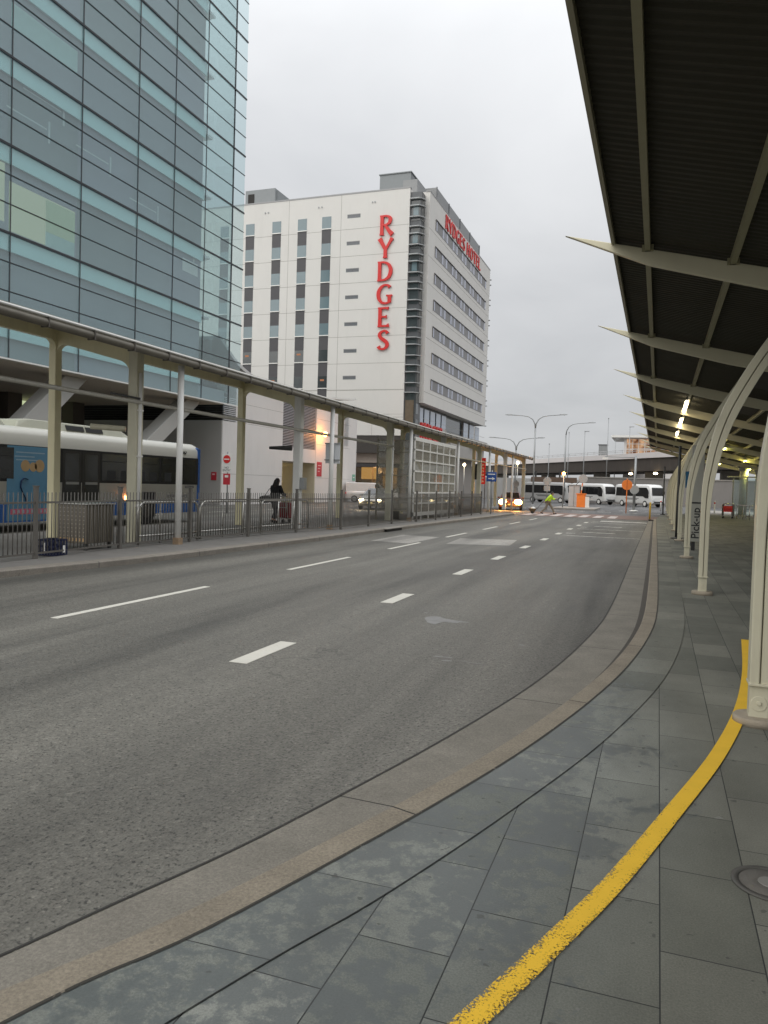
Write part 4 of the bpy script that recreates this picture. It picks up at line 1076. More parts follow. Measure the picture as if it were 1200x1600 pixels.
mb = MB(); mb.box(-40.6, -40.5, 37.6, 41.6, 4.6, 6.5); w = mb.build('undercroft_window', E_WIN, gb)
mb = MB()
for y in (37.6, 39.5, 41.5): mb.box(-40.5, -40.42, y, y + .12, 4.6, 6.5)
mb.box(-40.5, -40.42, 37.6, 41.6, 5.5, 5.6); mb.build('window_frame', WHITE, w)
mb = MB(); mb.box(-40.5, -40.45, 37.7, 41.5, 5.2, 5.6); mb.build('warm_shelf', mat('warm_shelf', (.5, .25, .08), .6), w)
mb = MB(); mb.box(-40.5, -40.3, 37.4, 41.8, 2.9, 4.5); mb.build('pale_hoarding', WALLW, gb)

# ================================================================== white service building
sb = thing('white_service_building', 'low white rendered building with louvres and an open garage bay', 'building', (-32, 56, 0))
SX = -28.0
mb = MB()
mb.box(-46, SX, 45.2, 54.0, ZR, 5.62)                     # block A lower
mb.box(-29.6, SX, 46.9, 54.0, 5.62, 8.3)                  # block A upper
mb.box(-46, SX, 60.2, 69.6, ZR, 8.75)                     # block B
mb.box(-46, SX - .02, 54.0, 60.2, 3.25, 4.4)              # lintel over the bay
mb.box(-46, -33.5, 54.0, 60.2, 4.4, 8.8)
mb.build('wall', WALLW, sb)
mb = MB(); mb.box(-46, SX - .05, 45.14, 45.2, ZR, 5.60); mb.build('shaded_end_wall', WALLG, sb)  # end of the white building, its shade painted as a grey sheet
mb = MB(); mb.box(-46, -28.6, 46.0, 54.0, 5.62, 7.6); mb.build('louvre_core', DARK, sb)
mb = MB()
for k in range(13):
    z = 5.68 + k * .125
    mb.hexa([(-46, 45.3, z), (-28.1, 45.3, z), (-28.1, 45.42, z + .05), (-46, 45.42, z + .05), (-46, 45.3, z + .018), (-28.1, 45.3, z + .018), (-28.1, 45.42, z + .068), (-46, 45.42, z + .068)])
mb.build('dark_louvre', mat('dark_louvre', (.07, .06, .05), .6), sb)
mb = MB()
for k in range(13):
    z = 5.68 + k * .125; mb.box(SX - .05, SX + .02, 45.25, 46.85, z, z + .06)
mb.build('lit_louvre', mat('lit_louvre', (.55, .55, .56), .5), sb)  # same louvres on the lit side, the light put into their colour
mb = MB()
for k in range(36):
    z = 4.45 + k * .125; mb.box(SX - .1, SX - .02, 54.02, 60.18, z, z + .055)
mb.build('bay_louvre', mat('bay_louvre', (.42, .42, .44), .5), sb)
mb = MB(); mb.box(SX - .5, SX - .12, 54.0, 60.2, 4.4, 9.0); mb.build('louvre_core', DARK, sb)
mb = MB()
for k in range(30):
    z = 5.2 + k * .115; mb.box(SX + .01, SX + .05, 66.4, 67.4, z, z + .05)
mb.build('side_louvre', mat('side_louvre', (.5, .52, .53), .5), sb)
mb = MB()
mb.box(-36, -35.8, 54.0, 60.2, ZR, 3.25); mb.box(-35.8, SX - .02, 54.0, 54.1, ZR, 3.24); mb.box(-35.8, SX - .02, 60.1, 60.2, ZR, 3.24); mb.build('bay_lining', mat('bay_block', (.52, .47, .35), .8, var=.1, scale=2), sb)
mb = MB(); mb.box(-35.75, -35.7, 55.0, 56.1, ZR, 2.2); mb.build('door', mat('bay_door', (.5, .47, .38), .6), sb)
# curved roof edge sweeping down
mb = MB()
C = [(44.3, 10.9), (45.4, 10.2), (46.6, 9.55), (48.2, 9.05), (50.2, 8.72), (52.5, 8.52), (55, 8.45), (60.2, 8.4)]
C = spline(C, .4)
mb.loft([[(SX + .25, p.x, p.y), (SX + .25, p.x, p.y + .25), (-44, p.x, p.y + .25), (-44, p.x, p.y)] for p in C], smooth=False); mb.build('curved_roof', mat('curved_roof_metal', (.58, .58, .57), .5, var=.05), sb)
mb = MB(); mb.hexa([(-44, 61.9, 9.0), (SX + .25, 61.9, 9.0), (SX + .25, 68.6, 9.62), (-44, 68.6, 9.62), (-44, 61.9, 9.14), (SX + .25, 61.9, 9.14), (SX + .25, 68.6, 9.78), (-44, 68.6, 9.78)]); mb.build('flat_roof', WHITE, sb)
mb = MB(); mb.box(-44, SX - .3, 62.2, 68.3, 8.75, 9.03); mb.build('clerestory', GREYM, sb)
mb = MB()
for z in (2.0, 4.9, 7.1): mb.box(SX, SX + .004, 60.25, 68.0, z, z + .02)
for z in (2.0, 5.65, 7.0): mb.box(SX, SX + .004, 46.95 if z > 5 else 45.3, 53.95, z, z + .02)
mb.build('render_joint', HOTJ, sb)
def wall_sign(y, z, w, h, lb, x=SX):
    t = thing('wall_sign', lb, 'sign', (x, y, z))
    mb = MB(); mb.box(x + .005, x + .03, y, y + w, z, z + h); mb.build('board', REDL, t)
    mb = MB()
    for k in range(3): mb.box(x + .03, x + .033, y + w * .18, y + w * (.8 - .12 * k), z + h * (.72 - .2 * k), z + h * (.78 - .2 * k))
    mb.build('text_lines', mat('sign_text', (.75, .5, .5), .6) if 'sign_text' not in bpy.data.materials else bpy.data.materials['sign_text'], t)
wall_sign(60.5, 2.15, 1.0, 1.25, 'red notice board on the white wall beside the garage bay')
t = thing('wall_sign', 'small red notice at the corner of the grey end wall, behind the bus', 'sign', (-28.5, 45.1, 1.7))
mb = MB(); mb.box(-28.75, -28.35, 45.09, 45.13, 1.55, 2.1); mb.build('board', REDL, t)
mb = MB(); mb.box(-28.65, -28.45, 45.085, 45.09, 1.9, 2.0); mb.build('text_lines', bpy.data.materials['sign_text'], t)
t = thing('exit_sign', 'small green sign at the right corner of the white wall', 'sign', (SX, 69.0, 2.2))
mb = MB(); mb.box(SX + .005, SX + .03, 68.7, 69.4, 1.9, 2.5); mb.build('board', mat('green_board', (.2, .45, .33), .5), t)
mb = MB(); mb.box(SX + .03, SX + .034, 68.85, 69.25, 2.15, 2.25); mb.build('text_lines', WHITE, t)
# lamps on the service building
t = thing('wall_lamp', 'glowing orange lamp on an arm beside the louvred wall', 'wall lamp', (SX, 60.9, 5.8))
mb = MB(); mb.bar((SX, 60.9, 5.95), (SX + .45, 60.9, 5.9), .05, .05); mb.build('arm', GREYM, t)
mb = MB(); mb.sphere((SX + .55, 60.9, 5.82), .22, 14, 10); mb.build('globe', E_ORANGE, t)
lamp('orange_glow', 'POINT', (SX + .95, 60.9, 5.6), 75, (1, .36, .08), .25)
t = thing('bulkhead_lamp', 'bright white bulkhead lamp inside the garage bay', 'wall lamp', (-35.5, 58.9, 2.5))
mb = MB(); mb.box(-35.8, -35.7, 57.6, 58.6, 2.35, 2.75); mb.build('housing', GREYM, t)
mb = MB(); mb.sphere((-35.6, 58.1, 2.55), .3, 14, 8, (.4, 1.3, .7)); mb.build('lens', E_WARM, t)
lamp('bay_glow', 'POINT', (-34.9, 58.1, 2.5), 70, (1, .85, .55), .3)

# no-entry sign on its pole
t = thing('no_entry_sign', 'round red no entry sign with plates below on a slim pole', 'sign', (-21, 34.5, ZR))
mb = MB(); mb.tube([(-21, 34.5, ZR), (-21, 34.45, 3.05)], .035, 10); mb.build('pole', GREYM, t)
mb = MB(); mb.box(-21.27, -20.73, 34.38, 34.41, 1.98, 2.92); mb.build('back_plate', WHITE, t, bevel=.01)
mb = MB(); mb.tube([(-21, 34.38, 2.66), (-21, 34.365, 2.66)], .21, 28); mb.build('disc', RED, t)
mb = MB(); mb.box(-21.15, -20.85, 34.355, 34.365, 2.63, 2.69); mb.build('bar', WHITE, t)
text('NO', .15, BLACK, 'lettering', t, TM((-21, 34.377, 2.22), (1, 0, 0)), .002); text('ENTRY', .15, BLACK, 'lettering', t, TM((-21, 34.377, 2.08), (1, 0, 0)), .002)
mb = MB(); mb.box(-21.2, -20.8, 34.38, 34.41, 1.35, 1.92); mb.build('lower_plate', REDL, t)
mb = MB(); mb.box(-21.1, -20.9, 34.375, 34.38, 1.72, 1.84); mb.build('plate_symbol', WHITE, t)

# ================================================================== hotel
ho = thing('hotel', 'cream panelled hotel tower with red lettering and a glazed corner', 'building', (-40, 95, 0))
HY, HX, FL = 82.0, -25.6, 3.07
HT = 34.75; WT = 32.45
mb = MB()
mb.box(-64, -27.45, HY, 117.5, 7.2, HT)
mb.box(-29.5, HX, 83.6, 116.2, 11.05, HT)
mb.box(-64, -33.8, HY + .1, 117, ZR, 7.2)
mb.build('wall', HOTW, ho)
mb = MB()
mb.box(-64, -27.4, HY - .03, HY + .5, HT, HT + .16); mb.box(HX - .5, HX + .03, 83.55, 116.25, HT, HT + .14); mb.build('parapet_cap', mat('cap_metal', (.30, .30, .30), .5, .3), ho)
mb = MB()
for k in range(8):
    z = 31.05 - FL * k + .6 - .9; mb.box(-64, -27.46, HY - .006, HY, z, z + .035)
    mb.box(HX, HX + .006, 83.62, 116.2, z, z + .04)
for x in (-42.45, -35.75): mb.box(x, x + .035, HY - .005, HY, 7.2, HT)
for z in (9.6, 12.4): mb.box(-64, -27.46, HY - .005, HY, z, z + .03)
for x in (-31.2, -38.9): mb.box(x, x + .03, HY - .004, HY, 7.2, 9.6)
mb.build('panel_joint', HOTJ, ho)
for i, xr_ in enumerate((-50.55, -47.03, -43.45, -40.08, -36.96)):
    x0 = xr_ - 1.17
    for k in range(7):
        zt = WT - FL * k
        mb = MB(); mb.box(x0, xr_, HY - .02, HY + .05, zt - 1.36, zt); w = mb.build('window', HGLB if k < 5 else HGLD, ho)
        mb = MB(); mb.box(x0 - .03, xr_ + .03, HY - .09, HY - .02, zt - 1.47, zt - 1.36); mb.build('sill', WHITE, w)
        mb = MB(); mb.box(x0, xr_, HY - .015, HY + .05, zt - FL + .0 if k < 6 else zt - 2.75, zt - 1.47); mb.build('spandrel', CHAR, ho)
        if k >= 5 and (i + k) % 2 == 0:
            mb = MB(); mb.box(x0 + .3, x0 + .8, HY - .024, HY - .02, zt - .55, zt - .35); mb.build('room_light', E_AMB, w)
mb = MB()
for k in range(7):
    zt = WT - FL * k - .02; mb.box(-34.95, -33.35, HY - .012, HY, zt - .40, zt)
mb.build('slit_window', mat('slit_glass', (.16, .17, .18), .3, var=.2), ho)
mb = MB()
for k in range(7): zt = WT - FL * k - .02; mb.box(-34.95, -33.35, HY - .04, HY - .012, zt - .08, zt + .02)
mb.build('slit_hood', mat('slit_hood', (.25, .25, .25), .5), ho)
mb = MB()
for x in (-45.6, -45.2, -38.6, -38.2, -31.9, -31.6): mb.cbox((x, HY - .04, 33.6), (.14, .08, .14))
mb.build('downlight', GREYM, ho)
def stem(x, top=1.0): return [(x, 0, .215), (x, .10, .165), (x, .5, .155), (x, .90, .165), (x, top, .215)]
GLY = {
 'R': (.72, [stem(.13), ('c', [(.13, .955, .08), (.38, .955, .085), (.56, .86, .14), (.58, .74, .165), (.52, .60, .13), (.36, .52, .075), (.13, .51, .06)]), [(.30, .52, .12), (.52, .20, .165), (.70, .0, .22)]]),
 'Y': (.74, [[(.04, 1, .22), (.18, .76, .165), (.37, .42, .15)], [(.72, 1, .17), (.58, .76, .115), (.38, .42, .10)], [(.37, .47, .155), (.37, .10, .165), (.37, 0, .22)]]),
 'D': (.82, [stem(.13), ('c', [(.13, .955, .08), (.40, .945, .09), (.62, .82, .14), (.72, .62, .17), (.73, .48, .175), (.70, .34, .17), (.60, .16, .14), (.38, .055, .09), (.13, .045, .08)])]),
 'G': (.84, [('c', [(.72, .84, .17), (.64, .93, .11), (.46, .965, .085), (.28, .88, .12), (.14, .68, .165), (.11, .48, .175), (.15, .28, .165), (.29, .09, .12), (.48, .035, .085), (.64, .06, .09), (.74, .12, .10)]), [(.72, .44, .19), (.72, .30, .165), (.72, .06, .16)], [(.54, .425, .06), (.86, .425, .06)]]),
 'E': (.64, [stem(.13), [(.13, .955, .085), (.48, .955, .085), (.585, .93, .15)], [(.13, .515, .075), (.42, .515, .075), (.50, .515, .16)], [(.13, .045, .085), (.50, .045, .085), (.63, .08, .17)]]),
 'S': (.62, [('c', [(.56, .83, .18), (.50, .93, .11), (.35, .965, .085), (.18, .88, .13), (.13, .74, .16), (.22, .60, .16), (.38, .49, .165), (.53, .36, .165), (.55, .20, .16), (.44, .07, .11), (.28, .035, .085), (.15, .07, .11), (.08, .18, .18)])]),
 'H': (.84, [stem(.13), stem(.70), [(.13, .52, .08), (.70, .52, .08)]]),
 'O': (.92, [('c', [(.46, .965, .085), (.26, .87, .13), (.13, .66, .17), (.11, .5, .175), (.13, .34, .17), (.26, .13, .13), (.46, .035, .085), (.66, .13, .13), (.79, .34, .17), (.81, .5, .175), (.79, .66, .17), (.66, .87, .13), (.46, .965, .085)])]),
 'T': (.72, [stem(.36), [(.03, .90, .16), (.10, .955, .09), (.62, .955, .09), (.69, .90, .16)]]),
 'L': (.60, [stem(.13), [(.13, .045, .085), (.46, .045, .085), (.58, .09, .18)]]),
}
def glyph(ch, cap, mt, parent, M, depth=.16):
    """a flared roman capital, built stroke by stroke; M maps (x right, y up, z out) of the letter's lower left corner"""
    mb = MB()
    for q, st in enumerate(GLY[ch][1]):
        P = st
        if isinstance(st, tuple):
            V = [Vector(p) for p in st[1]]; P = []
            for i in range(len(V) - 1):
                p0, p1, p2, p3 = V[max(i - 1, 0)], V[i], V[i + 1], V[min(i + 2, len(V) - 1)]
                for k in range(4):
                    t_ = k / 4; P.append(.5 * ((2 * p1) + (p2 - p0) * t_ + (2 * p0 - 5 * p1 + 4 * p2 - p3) * t_ * t_ + (3 * p1 - p0 - 3 * p2 + p3) * t_ ** 3))
            P.append(V[-1])
        P = [Vector(p) for p in P]; secs = []
        for i, p in enumerate(P):
            d_ = (P[min(i + 1, len(P) - 1)] - P[max(i - 1, 0)]); d_.z = 0; d_.normalize(); nn = Vector((-d_.y, d_.x, 0)) * (p.z * .56)
            a_, b_ = Vector((p.x, p.y, 0)) + nn, Vector((p.x, p.y, 0)) - nn; dz = depth + .006 * q
            secs.append([M @ Vector((a_.x * cap, a_.y * cap, 0)), M @ Vector((b_.x * cap, b_.y * cap, 0)), M @ Vector((b_.x * cap, b_.y * cap, dz)), M @ Vector((a_.x * cap, a_.y * cap, dz))])
        mb.loft(secs, smooth=False)
    return mb.build('letter', mt, parent)
def word(body, cap, mt, parent, org, xdir, sx=1.0, depth=.16, gap=.10):
    x = 0
    for ch in body:
        if ch == ' ': x += .42 * cap * sx; continue
        M = TM(tuple(Vector(org) + Vector(xdir) * x), xdir) @ Matrix.Diagonal((sx, 1, 1, 1))
        glyph(ch, cap, mt, parent, M, depth); x += (GLY[ch][0] + gap) * cap * sx
    return x
for k, ch in enumerate('RYDGES'):
    cap = 2.2
    glyph(ch, cap, RED, ho, TM((-30.12 - GLY[ch][0] * cap * .51, HY - .03, 29.74 - 2.575 * k), (1, 0, 0)), .17)
# glazed corner with wrapping sun shades
mb = MB(); mb.box(-27.45, -26.15, HY + .25, 84.2, ZR, HT - .4); mb.build('corner_core', mat('corner_cladding', (.10, .105, .11), .4, .2), ho)
mb = MB()
for k in range(9):
    zt = WT + 1.2 - FL * k
    mb.box(-27.25, -26.25, HY + .20, HY + .25, zt - 2.5, zt); mb.box(-26.15, -26.10, HY + .35, 83.3, zt - 2.5, zt)
mb.build('corner_glazing', HGLD, ho)
mb = MB()
for k in range(3):
    zt = WT + 1.2 - FL * k; mb.box(-27.05, -26.45, HY + .17, HY + .20, zt - 1.9, zt - .7)
mb.build('pale_glazing', HGLB, ho)
mb = MB()
for k in range(8):
    for dz in (0, .78, 2.0):
        z = WT + 1.05 - FL * k - dz
        if z < 11.5: continue
        P = [(-27.42, HY - .15), (-26.30, HY - .15), (-25.86, HY + .40), (-25.86, HY + 1.05), (-26.12, HY + 1.05), (-26.12, HY + .25), (-27.42, HY + .25)]
        a = [(x, y, z) for x, y in P]
        mb.prism([P[0], P[1], (-26.12, HY + .25), P[6]], lambda u, v, q: (u, v, q), z, z + .095)
        mb.prism([P[1], P[2], P[3], P[4], (-26.12, HY + .25)], lambda u, v, q: (u, v, q), z + .002, z + .093)
mb.build('sun_shade', mat('shade_metal', (.42, .43, .43), .5, .2), ho)
# right-hand face: window bands
for k in range(7):
    zt = WT - FL * k
    mb = MB(); mb.box(HX, HX + .02, 86.2, 113.6, zt - 1.2, zt); w = mb.build('window_band', HPANE, ho)
    mb = MB()
    for i in range(6):
        y = 86.2 + i * 4.75
        mb.box(HX + .02, HX + .035, y, y + .62, zt - 1.15, zt - .05)
        if i < 6: mb.box(HX + .02, HX + .035, y + 2.95, y + 3.55, zt - 1.15, zt - .05)
    mb.build('pale_pane', LILAC, w)
    mb = MB()
    for i in range(6):
        y = 86.2 + i * 4.75
        mb.box(HX + .02, HX + .03, y + 3.55, y + 4.75 if i < 5 else y + 3.6, zt - 1.15, zt - .05)
    mb.build('dark_pane', mat('dark_pane', (.11, .11, .13), .25, coat=.3) if k == 0 else bpy.data.materials['dark_pane'], w)
    mb = MB(); mb.box(HX + .02, HX + .12, 86.15, 113.65, zt - .02, zt + .05); mb.box(HX + .02, HX + .10, 86.15, 86.2, zt - 1.2, zt); mb.build('band_frame', mat('band_frame', (.20, .19, .18), .5) if k == 0 else bpy.data.materials['band_frame'], w)
mb = MB()
for k in range(8):
    for dz in (0, .8): mb.box(HX - .1, HX + .18, 116.2, 116.5, WT + 1.0 - FL * k - dz - .12, WT + 1.0 - FL * k - dz)
mb.build('rear_shade', GREYM, ho)
word('RYDGES HOTEL', 1.62, RED, ho, (HX + .04, 90.1, 32.78), (0, 1, 0), sx=1.18, depth=.10, gap=.14)
# roof plant
mb = MB(); mb.box(-52.2, -47.9, 88.5, 97, HT, 39.2); mb.box(-47.9, -47.85, 89, 96.5, HT, 39.1); mb.build('plant_room', HGREY, ho)
mb = MB(); mb.box(-51.8, -50.9, 88.46, 88.5, 36.9, 38.7); mb.build('plant_opening', DARK, ho)
mb = MB(); mb.box(-33.0, -29.1, 87, 98, HT, 38.6); mb.box(-33.1, -29.0, 86.9, 98.1, 38.6, 38.72); mb.build('lift_housing', HGREY, ho)
mb = MB(); mb.box(-34.9, -32.6, 84.5, 86.2, 35.3, 35.9); mb.build('roof_vent', DKGREY, ho)
mb = MB(); mb.box(-29.1, -27.4, 84.3, 91.0, HT, 36.6); mb.box(-33, -27.05, 91.0, 114.6, HT, 38.1); mb.build('plant_screen', mat('plant_screen', (.26, .265, .265), .5, .2, var=.1), ho)
mb = MB()
for y in (91.0, 96.8, 102.6, 108.4, 114.5): mb.box(-27.05, -26.98, y - .12, y + .12, HT, 38.15)
mb.build('screen_post', mat('screen_post', (.13, .135, .14), .5), ho)
# lower storeys below the overhang
mb = MB(); mb.box(-60, -27.4, 84.3, 116, ZR, 11.05); mb.build('podium_wall', mat('podium_wall', (.33, .30, .27), .7, var=.08), ho)
mb = MB(); mb.box(-27.4, -26.5, 84.4, 97.4, 6.4, 9.0); mb.box(-27.4, -25.9, 97.4, 117.6, 5.6, 8.6); mb.box(-27.4, -25.6, 108, 118.6, 7.4, 8.6); mb.build('balcony_band', mat('balcony_grey', (.42, .40, .37), .7), ho)
mb = MB()
for i in range(5): mb.box(-26.55, -26.5, 84.6 + i * 2.55, 86.6 + i * 2.55, 9.05, 10.7)
for i in range(3): mb.box(-26.55, -26.5, 106.5 + i * 3.6, 109.2 + i * 3.6, 8.7, 10.8)
mb.build('pale_window', mat('sky_window', (.42, .48, .58), .15, var=.08, coat=.4), ho)
mb = MB()
mb.box(-27.5, -26.6, 84.2, 97.4, 9.0, 11.0)
mb.box(-27.4, -26.8, 97.6, 106.2, 8.6, 11.0); mb.build('dark_window', HGLD, ho)
mb = MB(); mb.box(-26.4, -26.2, 84.2, 95.5, 6.45, 8.98); mb.build('sign_board', mat('sign_board', (.5, .48, .46), .5), ho)
word('RYDGES', 1.9, RED, ho, (-26.19, 84.4, 7.0), (0, 1, 0), sx=.98, depth=.2)
mb = MB(); mb.box(-27.3, -26.3, HY + .15, HY + .2, 8.4, 11.2); mb.build('corner_shopfront', mat('brown_glass', (.16, .12, .08), .2, var=.3, coat=.4), ho)
# porte-cochere and lobby at street level
mb = MB(); mb.box(-33.8, -27.5, HY + .05, 90, 5.2, 7.15); mb.build('dark_soffit', mat('brown_soffit', (.055, .048, .042), .7), ho)
mb = MB(); mb.box(-33.75, -27.5, HY + .9, HY + 1.0, 4.1, 5.2); mb.build('lit_fascia', mat('lit_fascia_paint', (.50, .42, .36), .6), ho)  # white band with the warm light on it put into the colour
mb = MB(); mb.box(-33.8, -27.45, HY - .8, HY + .9, 3.55, 3.95); mb.build('entrance_canopy', mat('canopy_dark', (.05, .045, .045), .5), ho)
mb = MB(); mb.box(-33.7, -27.5, 83.6, 83.7, ZR, 3.9); mb.build('lobby_glow', mat('lobby_glow_wall', (.30, .17, .08), .7, var=.4, scale=.8), ho)  # orange light of the lobby painted into the wall colour
mb = MB(); mb.box(-32.9, -30.9, 83.55, 83.6, 2.2, 3.7); mb.box(-30.2, -28.5, 83.55, 83.6, 1.2, 3.6); mb.build('lit_panel', E_LOBBY, ho)
mb = MB()
for x in (-33.6, -31.2, -29.6, -28.0): mb.box(x - .04, x + .04, HY + .85, HY + .95, ZR, 3.9)
mb.box(-33.7, -27.5, HY + .86, HY + .94, 1.6, 1.68); mb.build('lobby_frame', mat('bronze', (.28, .20, .13), .4, .3), ho)
mb = MB(); mb.box(-33.65, -27.5, HY + .88, HY + .90, .1, 3.9); mb.build('lobby_glazing', GLT, ho)
mb = MB(); mb.box(-31.0, -30.4, HY + .55, HY + .6, 6.6, 6.8); mb.build('exit_light', E_GREEN, ho)
lamp('lobby_light', 'POINT', (-30.6, 82.4, 3.2), 60, (1, .55, .25), .4)

# ================================================================== overpass and things beyond
ov = thing('overpass', 'grey concrete road bridge crossing behind the coaches', 'bridge', (-12, 146, 0))
A = Vector((30, 84, 0)); A = Vector((1.98, 126.5, 0)); B = Vector((-25.05, 168.5, 0)); dv = (B - A).normalized(); nv = Vector((-dv.y, dv.x, 0))
if nv.y > 0: nv = -nv                                 # towards the camera
P0, P1 = A - dv * 75, B + dv * 190
def deck(mb, o0, o1, z0, z1):
    a, b = P0 + nv * -o0, P1 + nv * -o0; c, d_ = P1 + nv * -o1, P0 + nv * -o1
    mb.hexa([(a.x, a.y, z0), (b.x, b.y, z0), (c.x, c.y, z0), (d_.x, d_.y, z0), (a.x, a.y, z1), (b.x, b.y, z1), (c.x, c.y, z1), (d_.x, d_.y, z1)])
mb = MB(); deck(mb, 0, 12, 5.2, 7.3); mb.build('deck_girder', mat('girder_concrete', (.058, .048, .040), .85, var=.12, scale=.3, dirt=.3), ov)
mb = MB(); deck(mb, -.25, .1, 7.3, 8.2); mb.build('parapet', mat('parapet_concrete', (.66, .62, .60), .8, var=.06, scale=.3), ov)
mb = MB()
for z in (8.55, 8.85):
    a, b = P0 + nv * .1, P1 + nv * .1; mb.tube([(a.x, a.y, z), (b.x, b.y, z)], .05, 6)
L = (P1 - P0).length; k = 0
while k * 2.5 < L:
    p = P0 + dv * (k * 2.5) + nv * .1; mb.box(p.x - .04, p.x + .04, p.y - .04, p.y + .04, 8.2, 8.9); k += 1
mb.build('railing', mat('rail_pale', (.55, .55, .55), .5, .2), ov)
for u in (.0, 18, -20, 42, 70):
    p = A + dv * (u + 13) - nv * 5
    mb = MB(); mb.box(p.x - 1.5, p.x + 1.5, p.y - 1.2, p.y + 1.2, ZR, 5.2); mb.build('pier', CONC, ov, bevel=.1)
mb = MB(); a = A + dv * 13 - nv * .5
for (u, m_) in ((-4.2, 0), (3.2, 1)):
    p = A + dv * (u + 8.5) + nv * .3; mb.sphere((p.x, p.y, 4.75), .24, 10, 6, (1.4, 1, .7))
mb.build('soffit_lamp', E_WARM, ov)
t = thing('retaining_wall', 'long grey concrete wall behind the parked coaches', 'wall', (8, 112, 0))
mb = MB(); mb.box(-10.0, 45, 112, 112.5, ZR, 3.5); mb.build('wall', mat('retaining_concrete', (.23, .215, .20), .85, var=.12, scale=.4, dirt=.3), t)
mb = MB(); mb.box(-10.1, 45, 111.9, 112.6, 3.5, 3.65); mb.build('coping', CONC, t)
t = thing('site_hoarding', 'pale boundary wall with dark posts under the far bridge', 'wall', (-35, 128, 0))
mb = MB(); mb.box(-75, -10.5, 128, 128.3, ZR, 3.4); mb.build('panel', mat('pale_boundary', (.55, .54, .52), .8, var=.06), t)
mb = MB()
for i in range(17): mb.box(-74 + i * 3.9, -73.75 + i * 3.9, 127.7, 128, ZR, 4.6)
mb.build('post', DKGREY, t)
mb = MB(); mb.box(-20, -12.6, 127.6, 127.7, 1.9, 3.7); mb.build('brown_board', mat('brown_board', (.15, .10, .07), .7), t)
t = thing('lit_terminal_block', 'distant flat-roofed block with amber lit windows above the bridge', 'building', (-4.2, 160, 0))
mb = MB(); mb.box(-6.8, 6.5, 158, 170, ZR, 12.3); mb.build('wall', WALLW, t)
mb = MB(); mb.box(-9.2, 7, 157, 171, 12.3, 12.75); mb.build('roof', WHITE, t)
mb = MB()
for i in range(9):
    for j in range(3): mb.box(-6.3 + i * 1.15, -5.3 + i * 1.15, 157.95, 158, 9.2 + j * 1.0, 10.05 + j * 1.0)
ambm, an_, ab_, ao_ = new_mat('lit_gallery_panes'); an_.nodes.remove(ab_)
ae_ = N(an_, 'ShaderNodeEmission'); at_ = N(an_, 'ShaderNodeTexCoord').outputs['Object']
an_.links.new(mixc(an_, ramp(an_, noise(an_, vmap(an_, at_, (1, 1, .8)), .9, 3, .6), [(.38, 0), (.62, 1)]), (.20, .075, .035), (.95, .58, .34)), ae_.inputs[0]); ae_.inputs[1].default_value = .42
an_.links.new(ae_.outputs[0], ao_.inputs[0])
mb.build('lit_windows', ambm, t)
mb = MB(); mb.box(-6.6, 5, 157.6, 157.9, 6.0, 9.0); mb.build('lit_gallery', emit('gallery_glow', (1, .75, .55), .55), t)
t = thing('rooftop_tank', 'small grey box standing on the bridge skyline left of the lit block', 'tank', (-11, 158, 0))
mb = MB(); mb.box(-11.6, -10.0, 158, 159.5, ZR, 10.8); mb.build('shell', GREYM, t)
mb = MB(); mb.box(-11.7, -9.9, 157.9, 159.6, 10.8, 10.95); mb.build('lid', DKGREY, t)

# street lamps
def street_lamp(x, y, h, arms, lb, reach=3.2, grp='street lamps', rad=.075, rz=0):
    t = thing('street_lamp', lb, 'street lamp', (x, y, ZR), rz, grp)
    mb = MB(); mb.tube([(0, 0, 0), (0, 0, h * .5), (0, 0, h - 1.4)], [rad * 1.35, rad * 1.1, rad], 12); mb.build('pole', GREYM, t, local=True)
    mb = MB(); mb.lathe((0, 0, 0), [(rad * 3, 0), (rad * 3, .04), (rad * 1.5, .12)], 14); mb.build('base_plate', GREYM, t, local=True)
    for s in arms:
        c = [(0, 0, h - 1.45), (s * .06, 0, h - .95), (s * .30, 0, h - .48), (s * .72, 0, h - .2), (s * 1.3, 0, h - .08), (s * reach * .8, 0, h)]
        mb = MB(); mb.tube(c, [rad * .9, rad * .8, rad * .7, rad * .6, rad * .55, rad * .5], 8); a = mb.build('arm', GREYM, t, local=True)
        mb = MB(); mb.loft([[(s * reach * .76, -.07, h - .02), (s * reach * .76, .07, h - .02), (s * reach * .76, .07, h + .05), (s * reach * .76, -.07, h + .05)], [(s * reach * .9, -.14, h - .04), (s * reach * .9, .14, h - .04), (s * reach * .9, .12, h + .08), (s * reach * .9, -.12, h + .08)], [(s * reach, -.06, h), (s * reach, .06, h), (s * reach, .05, h + .05), (s * reach, -.05, h + .05)]], smooth=False); mb.build('lamp_head', GREYM, a, local=True)
    return t
street_lamp(-12.49, 81.3, 9.55, (-1, 1), 'tall double-armed street lamp at the junction beside the walking worker', 3.25)
street_lamp(-15.0, 84.5, 7.35, (-1, 1), 'shorter double-armed street lamp seen over the far end of the platform canopy', 3.1)
street_lamp(-10.46, 91.4, 9.6, (1,), 'single-armed street lamp right of the tall double one', 3.3)
